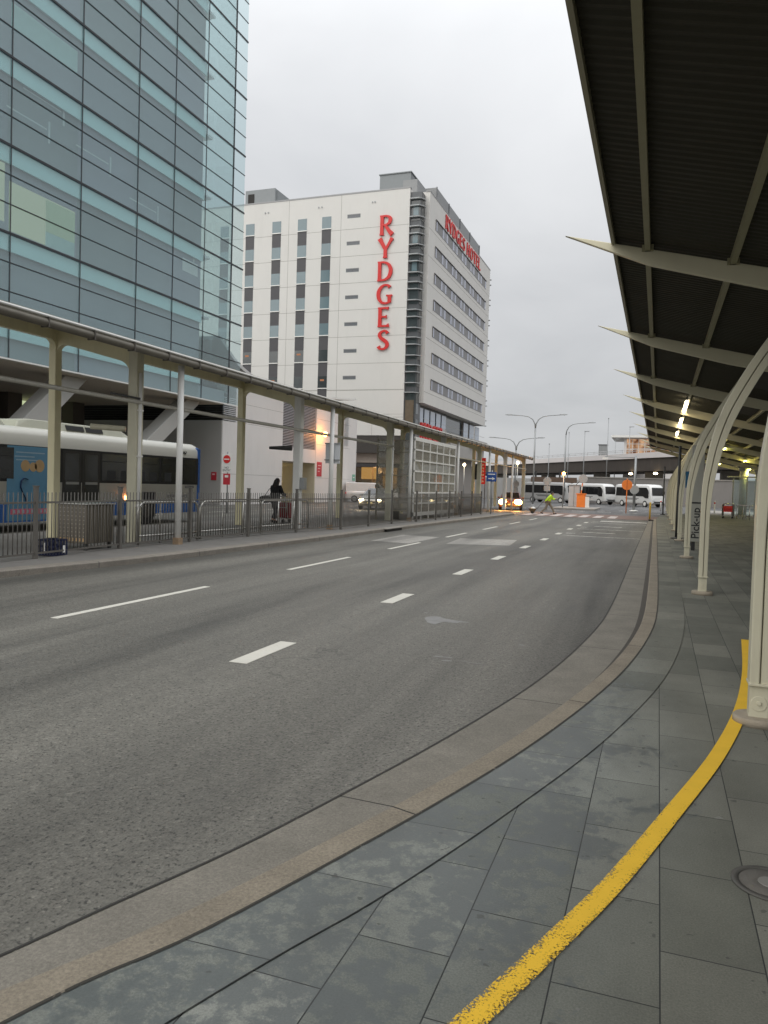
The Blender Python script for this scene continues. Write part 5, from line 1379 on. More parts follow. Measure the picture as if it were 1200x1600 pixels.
for k, (x, y, h, lb) in enumerate(((-18.9, 140, 9.8, 'thin grey mast far behind the bridge, nearest the tall double street lamp'), (-12.75, 140, 12.1, 'thin mast with a small head, beyond the bridge right of the single-armed lamp'), (-8.8, 140, 14.4, 'tallest thin mast beyond the bridge, rising nearest the terminal canopy tips'), (-8.1, 152, 11.6, 'short thin mast with a small head beside the tallest far mast'), (-5.6, 152, 13.9, 'thin mast with a small head just above the amber lit block'), (-16.6, 150, 12.6, 'plain thin mast between the double and single street lamps'))):
    t = thing('light_mast', lb, 'mast', (x, y, 0), group='far light masts')
    mb = MB(); mb.tube([(x, y, ZR), (x, y, h)], [.10, .05], 8); mb.build('pole', GREYM, t)
    mb = MB(); mb.box(x - .1, x + (.75 if k in (1, 3, 4) else .12), y - .08, y + .08, h, h + .12); mb.build('head', GREYM, t)
for k, (x, y, z, lb) in enumerate(((-8.3, 72, 3.14, 'glowing orange lamp on a short pole by the gate cabinet'), (-13.64, 78, 4.26, 'glowing lamp under the far canopy, right of the blue arrow sign'), (-17.6, 78, 4.12, 'glowing lamp under the far canopy, right of the red banner'), (-19.2, 78, 3.95, 'small glowing lamp under the canopy beside the glass shelter'))):
    t = thing('post_lamp', lb, 'lamp', (x, y, ZR), group='lit post lamps')
    mb = MB(); mb.tube([(x, y, ZR), (x, y, z - .12)], .05, 8); mb.build('pole', GREYM, t)
    mb = MB(); mb.sphere((x, y, z), .15, 12, 8); mb.build('globe', E_ORANGE if k == 0 else E_WARM, t)
    lamp('post_glow', 'POINT', (x, y - .45, z), 16, (1, .5, .15) if k == 0 else (1, .75, .4), .2)

# signs round the junction
t = thing('blue_arrow_sign', 'blue sign with white arrow fixed near the end of the fence', 'sign', (-9.74, 46.6, ZR))
mb = MB(); mb.tube([(-9.72, 46.7, ZR), (-9.72, 46.7, 2.7)], .04, 10); mb.build('post', GREYM, t)
mb = MB(); mb.box(-10.04, -9.42, 46.58, 46.62, 2.0, 2.58); mb.build('board', SBLUE, t, bevel=.01)
mb = MB(); mb.box(-9.92, -9.66, 46.57, 46.58, 2.15, 2.21); mb.prism([(-9.68, 2.08), (-9.50, 2.18), (-9.68, 2.28)], lambda u, v, q: (u, q, v), 46.565, 46.58); mb.box(-9.95, -9.5, 46.57, 46.58, 2.42, 2.48); mb.build('arrow', WHITE, t)
t = thing('red_banner_sign', 'tall red banner sign with white lettering behind the fence end', 'sign', (-13.66, 62.0, ZR))
BXx, BY_ = -13.66, 62.0
t.location = (BXx, BY_, ZR)
mb = MB(); mb.box(BXx - .22, BXx + .20, BY_ - .04, BY_, 1.9, 4.05); mb.build('banner', RED, t)
mb = MB()
for k in range(7): mb.box(BXx - .10, BXx + .08, BY_ - .046, BY_ - .04, 2.05 + k * .27, 2.2 + k * .27)
mb.build('lettering', mat('banner_white', (.65, .45, .42), .6), t)
for x in (BXx - .19, BXx + .17): mb = MB(); mb.tube([(x, BY_ + .03, ZR), (x, BY_ + .03, 4.05)], .03, 8); mb.build('post', DKGREY, t)
t = thing('traffic_signal', 'dark back of a traffic signal beside the red banner sign', 'traffic light', (-13.2, 58, ZR))
mb = MB(); mb.tube([(-13.2, 58.05, ZR), (-13.2, 58.05, 2.3)], .05, 10); mb.build('post', DKGREY, t)
mb = MB(); mb.box(-13.37, -13.03, 57.8, 58.0, 2.22, 3.42); mb.build('housing', BLACK, t, bevel=.03)
def plate_sign(x, y, h, r, sides, m, lb, post, cat='sign', extra=None, name='road_sign'):
    t = thing(name, lb, cat, (x, y, ZR))
    mb = MB(); mb.tube([(x, y, ZR), (x, y, h + .1)], .04, 8); mb.build('post', post, t)
    mb = MB(); off = pi / sides if sides < 12 else 0
    mb.prism([(x + r * cos(2 * pi * k / sides + off), h - r + r * sin(2 * pi * k / sides + off)) for k in range(sides)], lambda u, v, q: (u, q, v), y - .06, y - .04); mb.build('plate', m, t)
    if extra: mb = MB(); mb.box(x - extra, x + extra, y - .058, y - .04, h - 2 * r - .50, h - 2 * r - .04); mb.build('lower_plate', m, t)
    return t
plate_sign(-8.9, 65.6, 2.70, .36, 8, SIGNB, 'grey back of an octagonal road sign near the tall double street lamp', GREYM, extra=.26)
plate_sign(-11.67, 66.5, 2.28, .27, 8, mat('sign_back_pale2', (.55, .55, .54), .5), 'pale back of a smaller road sign under the far end of the platform canopy', GREYM, extra=.16)
t = plate_sign(-2.45, 65.4, 2.62, .42, 20, ORANGE, 'orange round sign on an orange post in front of the coaches', ORANGE)
mb = MB(); mb.box(-2.47, -2.43, 65.33, 65.34, 1.78, 2.62); mb.build('seam', mat('seam_orange', (.4, .09, .02), .5), t)
t = thing('signal_mast', 'grey mast with a thin arm and a round sign back before the coaches', 'mast', (-2.08, 73.1, ZR))
mb = MB(); mb.tube([(-2.08, 73.1, ZR), (-2.08, 73.1, 4.95)], [.13, .10], 12); mb.build('pole', GREYM, t)
mb = MB(); mb.tube([(-2.08, 73.1, 4.75), (-4.8, 73.1, 4.82)], [.035, .025], 8); mb.build('arm', GREYM, t)
mb = MB(); mb.box(-5.0, -4.5, 73.0, 73.2, 4.55, 4.75); mb.build('camera_head', WHITE, t)
mb = MB(); mb.lathe((-2.08, 73.1, ZR), [(.4, 0), (.4, .06), (.15, .12)], 16); mb.build('base_plate', WHITE, t)
mb = MB(); mb.prism([(-2.08 + .40 * cos(2 * pi * k / 20), 1.85 + .40 * sin(2 * pi * k / 20)) for k in range(20)], lambda u, v, q: (u, q, v), 72.9, 72.94); mb.build('round_plate', SIGNB, t)
t = thing('boom_gate', 'orange boom gate machine with its arm raised at the junction', 'boom gate', (-6.9, 75.2, 0))
mb = MB(); mb.box(-7.35, -6.55, 74.9, 75.5, .02, 1.25); mb.build('cabinet', ORANGE, t, bevel=.04)
mb = MB(); mb.box(-7.42, -6.48, 74.85, 75.55, 1.25, 1.35); mb.build('cap', ORANGE, t)
mb = MB(); mb.box(-6.55, -6.2, 74.95, 75.45, .02, 1.05); mb.build('side_box', WHITE, t)
mb = MB()
for k in range(5): mb.mi = k % 2; mb.bar((-6.95 + .035 * k, 74.84, 1.3 + .36 * k), (-6.95 + .035 * (k + 1), 74.84, 1.3 + .36 * (k + 1)), .10, .05, (0, 1, 0))
mb.build('arm', [ORANGE, WHITE], t)
mb = MB(); mb.prism([(-6.8 + .42 * cos(2 * pi * k / 20), 2.75 + .42 * sin(2 * pi * k / 20)) for k in range(20)], lambda u, v, q: (u, q, v), 74.75, 74.78); mb.build('round_plate', SIGNB, t)
t = thing('equipment_cabinet', 'tall pale grey equipment cabinet left of the orange boom gate', 'cabinet', (-7.5, 76.6, 0))
mb = MB(); mb.box(-8.25, -7.25, 76.2, 77.0, .02, 2.10); mb.build('shell', mat('cabinet_grey', (.48, .48, .47), .5), t, bevel=.03)
mb = MB(); mb.box(-8.3, -7.2, 76.15, 77.05, 2.10, 2.17); mb.build('lid', GREYM, t)
mb = MB(); mb.bar((-7.6, 76.4, 2.17), (-7.2, 76.4, 2.6), .06, .06); mb.build('aerial', DKGREY, t)
mb = MB(); mb.box(-7.76, -7.73, 76.18, 76.2, .1, 2.05); mb.build('door_seam', DKGREY, t)

# ================================================================== vehicles
def car(name, lb, cat, loc, heading, paint, L=4.7, Wd=1.82, Ht=1.45, van=False, lamps=None, taxi=False):
    """local frame: +Y is forward; wheels on z=0"""
    t = thing(name, lb, cat, loc, heading)
    h = L / 2; w = Wd / 2
    if van: prof = [(-h, .35, .9, 1.75), (-h + .1, .30, 1.05, Ht), (-h + .3, .28, 1.05, Ht), (.25, .28, 1.05, Ht), (.95, .28, 1.05, Ht * .97), (1.45, .28, 1.02, 1.1), (h - .35, .28, .90, .95), (h - .05, .32, .62, .66), (h, .40, .55, .58)]
    else: prof = None
    # lower body: loft of rounded sections along Y
    def sec(y, z0, z1, ww, top):
        return [(-ww * .94, y, z0), (-ww, y, z0 + .14), (-ww, y, z1 - .14), (-ww * .96, y, z1), (-ww * top, y, z1 + .05), (ww * top, y, z1 + .05), (ww * .96, y, z1), (ww, y, z1 - .14), (ww, y, z0 + .14), (ww * .94, y, z0)]
    mb = MB()
    hb = .92 if not van else 1.05
    ys_ = [(-h, .38, hb - .12, .86), (-h + .12, .26, hb - .02, .95), (-h * .6, .22, hb, 1), (0, .22, hb, 1), (h * .45, .22, hb - .02, 1), (h * .75, .24, hb - .10, .98), (h - .14, .26, hb - .22, .93), (h, .36, hb - .34, .80)]
    mb.loft([sec(y, z0, z1, w * k, .8) for y, z0, z1, k in ys_])
    b = mb.build('body', paint, t, local=True)
    # cabin
    if van: cab = [(-h + .03, Ht - .06, .92), (-h + .25, Ht, .93), (.4, Ht, .92), (.75, Ht - .05, .9), (1.5, hb + .02, .94)]
    else: cab = [(-h + .55, hb, .9), (-h + 1.25, Ht - .06, .72), (-.3, Ht, .74), (.15, Ht - .03, .74), (1.05, hb + .0, .9)]
    mb = MB()
    mb.loft([[(-w * .93, y, hb - .05), (-w * k, y, max(z - .05, hb)), (-w * k * .9, y, max(z, hb + .01)), (w * k * .9, y, max(z, hb + .01)), (w * k, y, max(z - .05, hb)), (w * .93, y, hb - .05)] for y, z, k in cab], smooth=not van)
    mb.build('cabin', paint, t, local=True)
    GLS_ = BLKGL
    # windscreen, rear and side windows proud of the cabin
    mb = MB()
    (y0, z0, k0), (y1, z1, k1) = cab[-2], cab[-1]
    e = .012; n_ = Vector((0, z0 - z1, y1 - y0)).normalized() * e
    a0, a1 = .06, .10
    ya, za = y0 + (y1 - y0) * a0, z0 + (z1 - z0) * a0; yb, zb = y1 + (y0 - y1) * a1, z1 + (z0 - z1) * a1
    mb.hexa([(-w * k0 * .86, ya, za), (w * k0 * .86, ya, za), (w * k1 * .88, yb, zb), (-w * k1 * .88, yb, zb)] + [(-w * k0 * .86, ya + n_.y * 2, za + n_.z * 2), (w * k0 * .86, ya + n_.y * 2, za + n_.z * 2), (w * k1 * .88, yb + n_.y * 2, zb + n_.z * 2), (-w * k1 * .88, yb + n_.y * 2, zb + n_.z * 2)])
    mb.build('windscreen', BLKGL, t, local=True)
    for s in (-1, 1):
        mb = MB()
        if van: Q = [(.45, hb + .05), (1.22, hb + .05), (.78, Ht - .15), (.45, Ht - .12)]
        else: Q = [(-h + .95, hb + .03), (.82, hb + .03), (.12, Ht - .12), (-.4, Ht - .09), (-h + 1.4, Ht - .14)]
        xk = lambda z: s * (w * (.93 - (.93 - (.74 if not van else .92)) * (z - hb) / (Ht - hb)) + .012)
        mb.prism(Q, lambda u, v, q: (xk(v) + q * s, u, v), 0, .008); mb.build('side_window', BLKGL, t, local=True)
        mb = MB(); mb.cbox((s * w * 1.06, .75, hb + .06), (.18, .10, .13)); mb.build('mirror', paint, t, local=True, bevel=.02)
        for y in (-h + .85, h - .92):
            mb = MB(); mb.tube([(s * (w - .19), y, .32), (s * (w + .012), y, .32)], .32, 22); wh = mb.build('wheel', BLACK, t, local=True)
            mb = MB(); mb.tube([(s * (w - .02), y, .32), (s * (w + .024), y, .32)], .205, 16); mb.build('rim', GREYM, wh, local=True)
        mb = MB()
        zl_ = hb - .26
        mb.sphere((s * w * .66, h - .06, zl_), .15 if lamps is not E_HEADO else .24, 12, 8, (1.25, .6, .5 if lamps is not E_HEADO else .9)); mb.build('headlight', lamps or mat_head, t, local=True)  # orange headlights drawn larger, their glow put into the shape
        mb = MB(); mb.cbox((s * w * .8, -h + .03, hb - .2), (.3, .08, .16)); mb.build('tail_light', RED, t, local=True)
    mb = MB(); mb.cbox((0, h - .015, hb - .40), (w * 1.25, .06, .12)); mb.build('grille', BLACK, t, local=True)
    mb = MB(); mb.cbox((0, h - .02, .34), (w * 1.5, .10, .16)); mb.build('bumper_intake', BLACK, t, local=True)
    mb = MB(); mb.cbox((0, h + .02, .46), (.37, .02, .11)); mb.build('number_plate', mat_plate, t, local=True)
    if taxi: mb = MB(); mb.cbox((0, -.1, Ht + .07), (.9, .2, .14)); mb.build('roof_light', WHITE, t, local=True, bevel=.03)
    return t
mat_head = mat('headlight_lens', (.6, .62, .62), .15, coat=.5); mat_plate = mat('plate_yellowish', (.55, .5, .25), .5)
car('sedan_car', 'silver sedan with headlights on, driving towards the camera left of the glass shelter', 'car', (-18.55, 50.2, ZR), pi + .16, CARS, lamps=E_HEAD)
car('panel_van', 'white van parked beyond the silver sedan by the white wall', 'van', (-25.6, 67.5, ZR), -1.25, CARW, 4.6, 1.85, 1.85, van=True)
car('sedan_car', 'white taxi with a roof light standing behind the silver sedan', 'car', (-22.3, 67.5, ZR), pi + .1, CARW, Ht=1.5, lamps=None, taxi=True)
car('sedan_car', 'dark car with small bright headlights behind the far end of the fence', 'car', (-15.2, 56.5, ZR), pi + .05, CARD, lamps=E_HEAD)
t = car('sedan_car', 'red-brown car with glaring orange headlights at the end of the platform', 'car', (-11.35, 62.4, ZR), pi + .16, mat('maroon_paint', (.18, .06, .045), .3, .2, coat=.5), lamps=E_HEADO)
for s in (-.62, .62):
    lamp('headlight_beam', 'POINT', (-11.1 + s, 59.6, .40), 45, (1, .42, .1), .15)
for s in (-.6, .6): lamp('headlight_beam', 'POINT', (-18.2 + s, 47.5, .45), 12, (1, .75, .45), .12)

def coach(lb, loc, heading, name='mini_coach', paint=None):
    """local frame: +Y forward, x = +-1.05"""
    paint = paint or CARW
    t = thing(name, lb, 'coach', loc, heading, 'coaches parked by the wall')
    L, w, H = 7.0, 1.05, 2.75; h = L / 2
    def sec(y, z0, zt, k):
        return [(-w * k * .97, y, z0), (-w * k, y, z0 + .2), (-w * k, y, 1.4), (-w * k * .95, y, zt - .22), (-w * k * .84, y, zt - .05), (-w * k * .5, y, zt), (w * k * .5, y, zt), (w * k * .84, y, zt - .05), (w * k * .95, y, zt - .22), (w * k, y, 1.4), (w * k, y, z0 + .2), (w * k * .97, y, z0)]
    mb = MB(); mb.loft([sec(-h, .5, H - .25, .9), sec(-h + .12, .38, H - .06, .98), sec(-h + .5, .34, H, 1), (sec(h - 1.3, .34, H, 1)), sec(h - .65, .34, H - .04, .99), sec(h - .28, .36, H - .35, .96), sec(h - .12, .40, 1.45, .95), sec(h, .46, 1.1, .90)])
    mb.build('body', paint, t, local=True)
    for s in (-1, 1):
        xk = lambda z: s * w * (1.0 - .05 * (z - 1.4) / 1.1)
        mb = MB(); mb.prism([(-h + .35, 1.28), (h - 1.5, 1.28), (h - 1.1, 1.08), (h - .50, 1.08), (h - .66, 2.1), (h - 1.0, 2.34), (-h + .35, 2.34)], lambda u, v, q: (xk(v) + s * (q + .004), u, v), 0, .012); wb = mb.build('window_band', BLKGL, t, local=True)
        mb = MB()
        for i in range(4): mb.box(s * w * .985 - .001 if s > 0 else s * w * .985 - .02, s * w * .985 + .02 if s > 0 else s * w * .985 + .001, -h + 1.6 + i * 1.1, -h + 1.63 + i * 1.1, 1.42, 2.2)
        mb.build('window_divider', DKGREY, wb, local=True)
        for y in (-h + 1.55, h - 1.15):
            mb = MB(); mb.tube([(s * (w - .2), y, .38), (s * (w + .015), y, .38)], .38, 22); wh = mb.build('wheel', BLACK, t, local=True)
            mb = MB(); mb.tube([(s * (w - .02), y, .38), (s * (w + .03), y, .38)], .24, 16); mb.build('hubcap', WHITE, wh, local=True)
        mb = MB()
        for k, (a, b_) in enumerate(((-1.4, 1.2), (-1.2, .9))): mb.box(min(s * w, s * (w + .006)), max(s * w, s * (w + .006)), a, b_, .98 - .13 * k, 1.05 - .13 * k)
        mb.build('lettering', DKGREY, t, local=True)
        mb = MB(); mb.cbox((s * .72, h - .05, .80), (.34, .16, .22)); mb.build('headlight', mat_head, t, local=True, bevel=.03)
        mb = MB(); mb.cbox((s * (w + .16), h - .45, 1.75), (.12, .1, .38)); mb.bar((s * w * .9, h - .5, 2.0), (s * (w + .16), h - .45, 1.95), .03, .03); mb.build('mirror', BLACK, t, local=True)
    mb = MB(); mb.hexa([(-.86, h - .10, 1.42), (.86, h - .10, 1.42), (.84, h - .27, 2.34), (-.84, h - .27, 2.34), (-.86, h - .06, 1.42), (.86, h - .06, 1.42), (.84, h - .23, 2.36), (-.84, h - .23, 2.36)]); mb.build('windscreen', BLKGL, t, local=True)
    mb = MB(); mb.cbox((0, h + .0, .62), (1.3, .06, .14)); mb.build('grille', BLACK, t, local=True)
    mb = MB(); mb.cbox((0, h + .02, .44), (1.7, .08, .12)); mb.build('bumper', DKGREY, t, local=True)
    return t
hd = atan2(-.735, -.678)     # rotation so local +Y points along (.735, -.678)
cd = Vector((.735, -.678, 0)); cl_ = Vector((.678, .735, 0))
c1 = Vector((-3.2, 99.7, ZR)) + cl_ * 1.05 + cd * .3
coach('white coach parked in front, its windscreen turned towards the camera', c1, hd - .12)
coach('white coach behind the front one, half hidden by the boom gate', c1 - cd * 8.6 + cl_ * .3, hd)
coach('pale grey coach farthest left, partly behind the walking worker', c1 - cd * 15.3 + Vector((-.6, -4.5, 0)), hd + .35, paint=mat('grey_coach_paint', (.45, .45, .44), .35))

# ================================================================== people
def skin_mesh(name, verts, edges, radii, mt, parent, root=0, sub=2):
    me = bpy.data.meshes.new(name); me.from_pydata(verts, edges, [])
    o = bpy.data.objects.new(name + '_src', me); COL.objects.link(o)
    o.modifiers.new('skin', 'SKIN'); s = o.modifiers.new('sub', 'SUBSURF'); s.levels = sub; s.render_levels = sub
    sv = me.skin_vertices[0].data
    for i, r in enumerate(radii):
        sv[i].radius = r if isinstance(r, tuple) else (r, r); sv[i].use_root = (i == root)
    bpy.context.view_layer.update()
    m2 = bpy.data.meshes.new_from_object(o.evaluated_get(bpy.context.evaluated_depsgraph_get())); m2.name = name
    bpy.data.objects.remove(o)
    m2.materials.clear(); m2.materials.append(mt)
    for p in m2.polygons: p.use_smooth = True
    ob = bpy.data.objects.new(name, m2); COL.objects.link(ob); ob.parent = parent
    return ob
def chain(*lists):
    V, Ed, Rr = [], [], []; idx = {}
    for L in lists:
        prev = None
        for (p, r) in L:
            key = tuple(round(c, 4) for c in p)
            if key not in idx: idx[key] = len(V); V.append(p); Rr.append(r)
            if prev is not None and prev != idx[key]: Ed.append((prev, idx[key]))
            prev = idx[key]
    return V, Ed, Rr

def person(lb, loc, rz, J, top, legs, hair, long_coat=False, long_hair=False, shoes=COAT):
    """J: joint positions in a local frame, +Y is the way the person walks, +Z up"""
    t = thing('person', lb, 'person', loc, rz)
    pel, che, nek, hed = J['pelvis'], J['chest'], J['neck'], J['head']
    lists = [[(pel, (.15, .12)), (tuple((a + b) / 2 for a, b in zip(pel, che)), (.14, .105)), (che, (.17, .12)), (nek, .058), (tuple((a + b) / 2 for a, b in zip(nek, hed)), .06)]]
    for s in 'lr':
        sh, el, wr = J['sh' + s], J['el' + s], J['wr' + s]
        lists.append([(che, (.17, .12)), (sh, .062), (el, .045), (wr, .03)])
        hp, kn, an, to = J['hip' + s], J['kn' + s], J['an' + s], J['to' + s]
        lists.append([(pel, (.15, .12)), (hp, .095), (kn, .062), (an, .042), (to, .035)])
    b = skin_mesh('body', *chain(*lists), SKIN, t)
    # head with face
    mb = MB(); hv = Vector(hed)
    mb.sphere(hed, .1, 16, 12, (.78, .95, 1.18)); mb.sphere((hed[0], hed[1] + .098, hed[2] - .02), .018, 8, 6, (1, 1.2, 1.5))
    for s in (-1, 1): mb.sphere((hed[0] + s * .078, hed[1], hed[2] - .01), .024, 8, 6, (.5, 1, 1.4))
    h_ = mb.build('head', SKIN, t, local=True)
    mb = MB()
    for s in (-1, 1): mb.sphere((hed[0] + s * .032, hed[1] + .088, hed[2] + .012), .011, 8, 6)
    mb.build('eyes', BLACK, h_, local=True)
    mb = MB(); mb.sphere((hed[0], hed[1] + .085, hed[2] - .058), .022, 8, 6, (1, .4, .3)); mb.build('mouth', mat('lips', (.35, .15, .12), .6) if 'lips' not in bpy.data.materials else bpy.data.materials['lips'], h_, local=True)
    mb = MB()
    mb.sphere((hed[0], hed[1] - .018, hed[2] + .025), .108, 16, 12, (.86, .95, 1.1))
    if long_hair:
        for dx in (-.045, 0, .045): mb.tube([(hed[0] + dx, hed[1] - .05, hed[2] + .05), (hed[0] + dx * 1.4, hed[1] - .10, hed[2] - .12), (hed[0] + dx * 1.6, hed[1] - .11, hed[2] - .30), (hed[0] + dx * 1.3, hed[1] - .09, hed[2] - .42)], [.06, .075, .06, .02], 10)
    mb.build('hair', hair, t, local=True)
    # jacket: torso and sleeves a little larger than the body
    low = tuple((a * .85 + b * .15) for a, b in zip(pel, che))
    lists = [[(low if not long_coat else (pel[0], pel[1], pel[2] - .20), (.23, .19)), (tuple((a + b) / 2 for a, b in zip(pel, che)), (.20, .165)), (che, (.22, .175)), (tuple(a * .85 + b * .15 for a, b in zip(nek, che)), .095)]]
    for s in 'lr':
        sh, el, wr = J['sh' + s], J['el' + s], J['wr' + s]; w2 = tuple(a * .86 + b * .14 for a, b in zip(wr, el))
        lists.append([(che, (.22, .175)), (sh, .098), (el, .076), (w2, .056)])
    skin_mesh('jacket', *chain(*lists), top, t)
    lists = []
    for s in 'lr':
        hp, kn, an = J['hip' + s], J['kn' + s], J['an' + s]
        lists.append([((pel[0], pel[1], pel[2] + .02), (.165, .135)), (hp, .112), (kn, .082), (tuple(a * .92 + b * .08 for a, b in zip(an, kn)), .064)])
    skin_mesh('trousers', *chain(*lists), legs, t)
    for s in 'lr':
        an, to = Vector(J['an' + s]), Vector(J['to' + s])
        mb = MB(); d_ = (to - an); d_.z = 0; d_.normalize(); hl = an - d_ * .06
        mb.tube([(hl.x, hl.y, an.z - .04), (an.x, an.y, an.z - .035), (to.x, to.y, to.z), (to.x + d_.x * .05, to.y + d_.y * .05, to.z)], [.038, .05, .042, .02], 10); mb.build('shoe', shoes, t, local=True)
        # hand: palm, four fingers and a thumb curled round what it holds
        wr, el = Vector(J['wr' + s]), Vector(J['el' + s]); d_ = (wr - el).normalized(); sd = d_.cross(Vector((0, 0, 1))).normalized(); dn = sd.cross(d_)
        if dn.z > 0: dn = -dn
        lists = [[(tuple(wr), .026), (tuple(wr + d_ * .05), (.034, .022))]]
        for k in range(4):
            o_ = sd * (-.027 + .018 * k); ln = (.9, 1.0, .95, .8)[k]
            lists.append([(tuple(wr + d_ * .05), (.034, .022)), (tuple(wr + d_ * .085 + o_), .0095), (tuple(wr + d_ * (.085 + .03 * ln) + o_ + dn * .018), .0085), (tuple(wr + d_ * (.085 + .025 * ln) + o_ + dn * (.045 * ln)), .0075)])
        lists.append([(tuple(wr + d_ * .05), (.034, .022)), (tuple(wr + d_ * .05 + sd * (-.045 if s == 'l' else .045) + dn * .01), .011), (tuple(wr + d_ * .085 + sd * (-.05 if s == 'l' else .05) + dn * .03), .009)])
        skin_mesh('hand', *chain(*lists), SKIN, t, sub=1)
    return t
# woman pushing a luggage trolley, seen from behind
J = dict(pelvis=(0, 0, .93), chest=(0, .07, 1.27), neck=(0, .10, 1.45), head=(0, .14, 1.59), shl=(-.19, .08, 1.38), shr=(.19, .08, 1.38), ell=(-.23, .18, 1.13), elr=(.23, .18, 1.13), wrl=(-.20, .42, 1.06), wrr=(.20, .42, 1.06),
         hipl=(-.09, 0, .87), hipr=(.09, 0, .87), knl=(-.10, .16, .50), knr=(.10, -.02, .48), anl=(-.10, .14, .10), anr=(.10, -.22, .14), tol=(-.11, .28, .045), tor=(.11, -.12, .05))
WX, WY = -13.75, 26.0
person('woman with long dark hair in a black coat pushing a luggage trolley along the platform', (WX, WY, 0), -.25, J, COAT, JEANS, HAIR, True, True)
t = thing('shoulder_bag', 'black bag hanging behind the woman who pushes the trolley', 'bag', (WX - .2, WY - .3, .9), -.25)
mb = MB(); mb.loft([[(-.34, -.05, -.10), (-.34, .05, -.10), (-.34, .05, .08), (-.34, -.05, .08)], [(-.15, -.09, -.14), (-.15, .09, -.14), (-.15, .09, .14), (-.15, -.09, .14)], [(.08, -.08, -.12), (.08, .08, -.12), (.08, .08, .16), (.08, -.08, .16)], [(.15, -.04, -.08), (.15, .04, -.08), (.15, .04, .12), (.15, -.04, .12)]]); mb.build('pouch', COAT, t, local=True, bevel=.02)
mb = MB(); mb.tube([(-.1, 0, .12), (.05, .1, .4), (.18, .2, .5), (.2, .1, .3), (.1, 0, .12)], .012, 6); mb.build('strap', BLACK, t, local=True)
t = thing('luggage_cart', 'steel airport luggage trolley pushed by the woman in black', 'trolley', (WX + .14, WY + .82, 0), -.25)
mb = MB()
for s in (-.28, .28): mb.tube([(s, .55, .15), (s, -.30, .17), (s, -.42, .85), (s, -.50, 1.03)], .018, 8)
mb.tube([(-.28, -.50, 1.03), (.28, -.50, 1.03)], .022, 8); mb.tube([(-.28, -.40, .6), (.28, -.40, .6)], .014, 6)
for j in range(5): mb.tube([(-.22 + .11 * j, .55, .16), (-.22 + .11 * j, -.30, .18)], .009, 6)
mb.build('frame', STEEL, t, local=True)
for (x, y) in ((-.26, .42), (.26, .42), (0, -.25)):
    mb = MB(); mb.tube([(x - .018, y, .07), (x + .018, y, .07)], .07, 14); mb.build('wheel', BLACK, t, local=True)
def suitcase(lb, x, y, z, d, m, rz=-.25):
    t = thing('suitcase', lb, 'suitcase', (x, y, z), rz)
    mb = MB(); mb.box(-d[0] / 2, d[0] / 2, -d[1] / 2, d[1] / 2, 0, d[2]); mb.build('shell', m, t, local=True, bevel=.04)
    mb = MB()
    for k in range(4): mb.box(-d[0] / 2 - .006, d[0] / 2 + .006, -d[1] / 2 + d[1] * (k + .6) / 4.4, -d[1] / 2 + d[1] * (k + .75) / 4.4, .04, d[2] - .04)
    mb.build('rib', m, t, local=True)
    mb = MB(); mb.tube([(-.1, 0, d[2]), (-.1, 0, d[2] + .05), (.1, 0, d[2] + .05), (.1, 0, d[2])], .012, 6); mb.build('handle', BLACK, t, local=True)
suitcase('red hard suitcase standing on the woman\'s trolley', WX + .13, WY + .76, .19, (.60, .32, .60), CASE)
suitcase('dark suitcase standing in front of the red one on the trolley', WX + .23, WY + 1.10, .19, (.52, .28, .52), CASED)
t = thing('tote_bag', 'small pale bag lying on top of the red suitcase', 'bag', (WX + .10, WY + .66, .80), -.25)
mb = MB(); mb.loft([[(-.15, -.08, 0), (.15, -.08, 0), (.15, .08, 0), (-.15, .08, 0)], [(-.14, -.07, .12), (.14, -.07, .12), (.14, .07, .12), (-.14, .07, .12)], [(-.1, -.02, .2), (.1, -.02, .2), (.1, .02, .2), (-.1, .02, .2)]]); mb.build('sack', mat('pale_bag', (.45, .40, .2), .7), t, local=True, bevel=.01)
mb = MB(); mb.tube([(-.07, 0, .18), (-.05, 0, .27), (.05, 0, .27), (.07, 0, .18)], .008, 6); mb.build('strap', BLACK, t, local=True)
# worker in a hi-vis jacket striding over the crossing
J = dict(pelvis=(0, 0, .86), chest=(.0, .12, 1.18), neck=(0, .20, 1.35), head=(0, .27, 1.46), shl=(-.19, .16, 1.29), shr=(.19, .16, 1.29), ell=(-.24, .30, 1.05), elr=(.24, -.02, 1.06), wrl=(-.18, .50, 1.10), wrr=(.22, -.20, .88),
         hipl=(-.09, .02, .80), hipr=(.09, -.02, .80), knl=(-.10, .28, .46), knr=(.10, -.12, .44), anl=(-.10, .42, .09), anr=(.10, -.44, .14), tol=(-.10, .56, .05), tor=(.10, -.33, .05))
PX, PYY = -7.3, 54.6
person('worker in a fluorescent yellow jacket and khaki trousers striding over the crossing', (PX, PYY, ZR + .005), -pi / 2 - .05, J, HIVIS, KHAKI, HAIR)
t = thing('hand_cart', 'small brown hand cart with a white bag trailing behind the hi-vis worker', 'cart', (PX - 1.05, PYY - .1, ZR))
mb = MB(); mb.loft([[(-.08, -.12, .06), (.08, -.12, .06), (.08, .12, .06), (-.08, .12, .06)], [(-.27, -.18, .36), (.27, -.18, .36), (.27, .18, .36), (-.27, .18, .36)]], smooth=False); mb.build('tray', mat('cart_brown', (.10, .06, .025), .7), t, local=True)
mb = MB(); mb.sphere((.04, 0, .38), .15, 12, 8, (1.1, .9, .7)); mb.build('sack', WHITE, t, local=True)
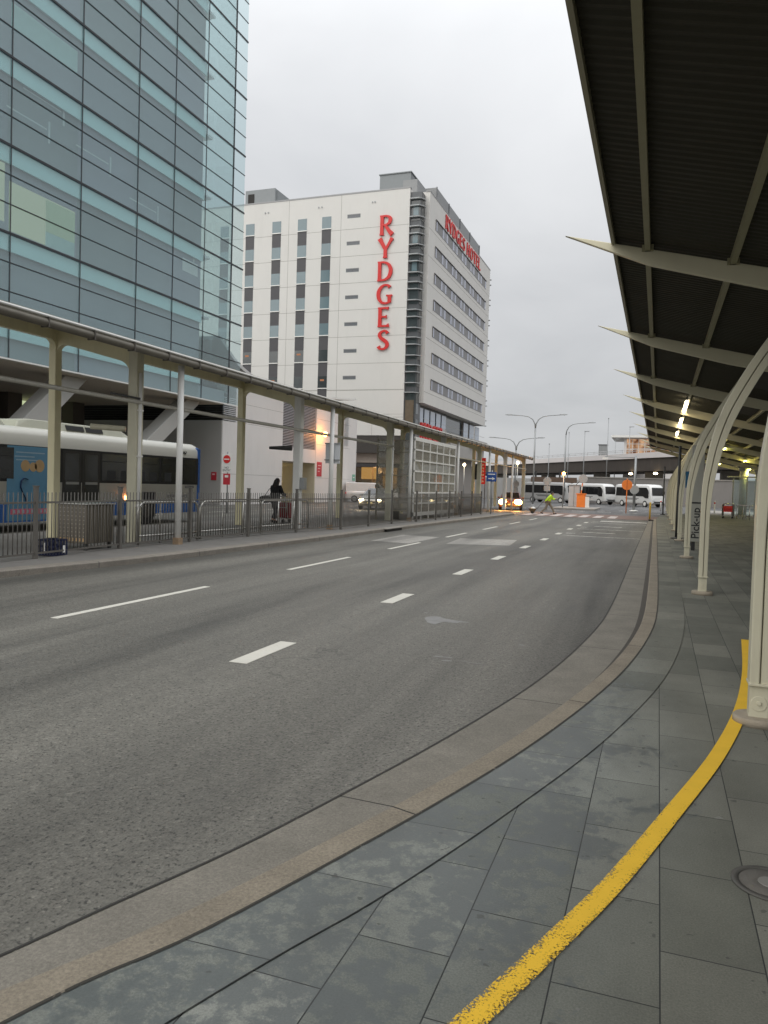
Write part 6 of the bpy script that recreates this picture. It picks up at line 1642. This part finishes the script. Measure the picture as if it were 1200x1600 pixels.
for s_ in (-.16, .16): mb = MB(); mb.tube([(-.01, s_ - .02, .09), (-.01, s_ + .02, .09)], .09, 16); mb.build('wheel', BLACK, t, local=True)
mb = MB(); mb.tube([(.26, .12, .34), (.82, .2, 1.0)], .014, 8); mb.tube([(-.27, 0, .36), (-.42, 0, .46), (-.44, 0, .34)], .012, 6); mb.build('handle', DKGREY, t, local=True)

# ================================================================== loose repeats of a part become parts of their own
def explode(o):
    bm = bmesh.new(); bm.from_mesh(o.data); bm.verts.ensure_lookup_table()
    seen = set(); isl = []
    for v in bm.verts:
        if v.index in seen: continue
        st = [v]; seen.add(v.index); g = []
        while st:
            q = st.pop(); g.append(q.index)
            for e in q.link_edges:
                w = e.other_vert(q)
                if w.index not in seen: seen.add(w.index); st.append(w)
        isl.append(g)
    if len(isl) > 1:
        for k, g in enumerate(isl):
            m = {a: b for b, a in enumerate(g)}
            fs = [f for f in bm.faces if f.verts[0].index in m]
            me = bpy.data.meshes.new(o.data.name)
            me.from_pydata([bm.verts[a].co[:] for a in g], [], [[m[v.index] for v in f.verts] for f in fs])
            for mt in o.data.materials: me.materials.append(mt)
            for p, f in zip(me.polygons, fs): p.material_index = f.material_index; p.use_smooth = f.smooth
            if k == 0: first = me
            else:
                c = o.copy(); c.data = me; COL.objects.link(c)
        o.data = first
    bm.free()
EXP = ['undercroft_column', 'side_glazing', 'seat_back', 'sun_shade', 'gutter_bracket', 'slit_window', 'slit_hood', 'pale_glazing', 'corner_glazing', 'floor_slab', 'inner_wall', 'inner_column', 'downlight', 'pale_pane', 'dark_pane', 'rear_shade', 'screen_post', 'pale_window', 'dark_window', 'soffit_lamp', 'lit_panel', 'parapet_cap', 'balcony_band', 'window_divider', 'pale_blind', 'lit_room', 'text_lines', 'round_motif', 'headlight', 'fastener']
for o in [o for o in bpy.data.objects if o.type == 'MESH' and o.parent and o.name.split('.')[0] in EXP]: explode(o)
for o in [o for o in bpy.data.objects if o.type == 'MESH' and o.name.split('.')[0] == 'post' and o.parent and o.parent.name.split('.')[0] in ('steel_railing', 'site_hoarding')]: explode(o)
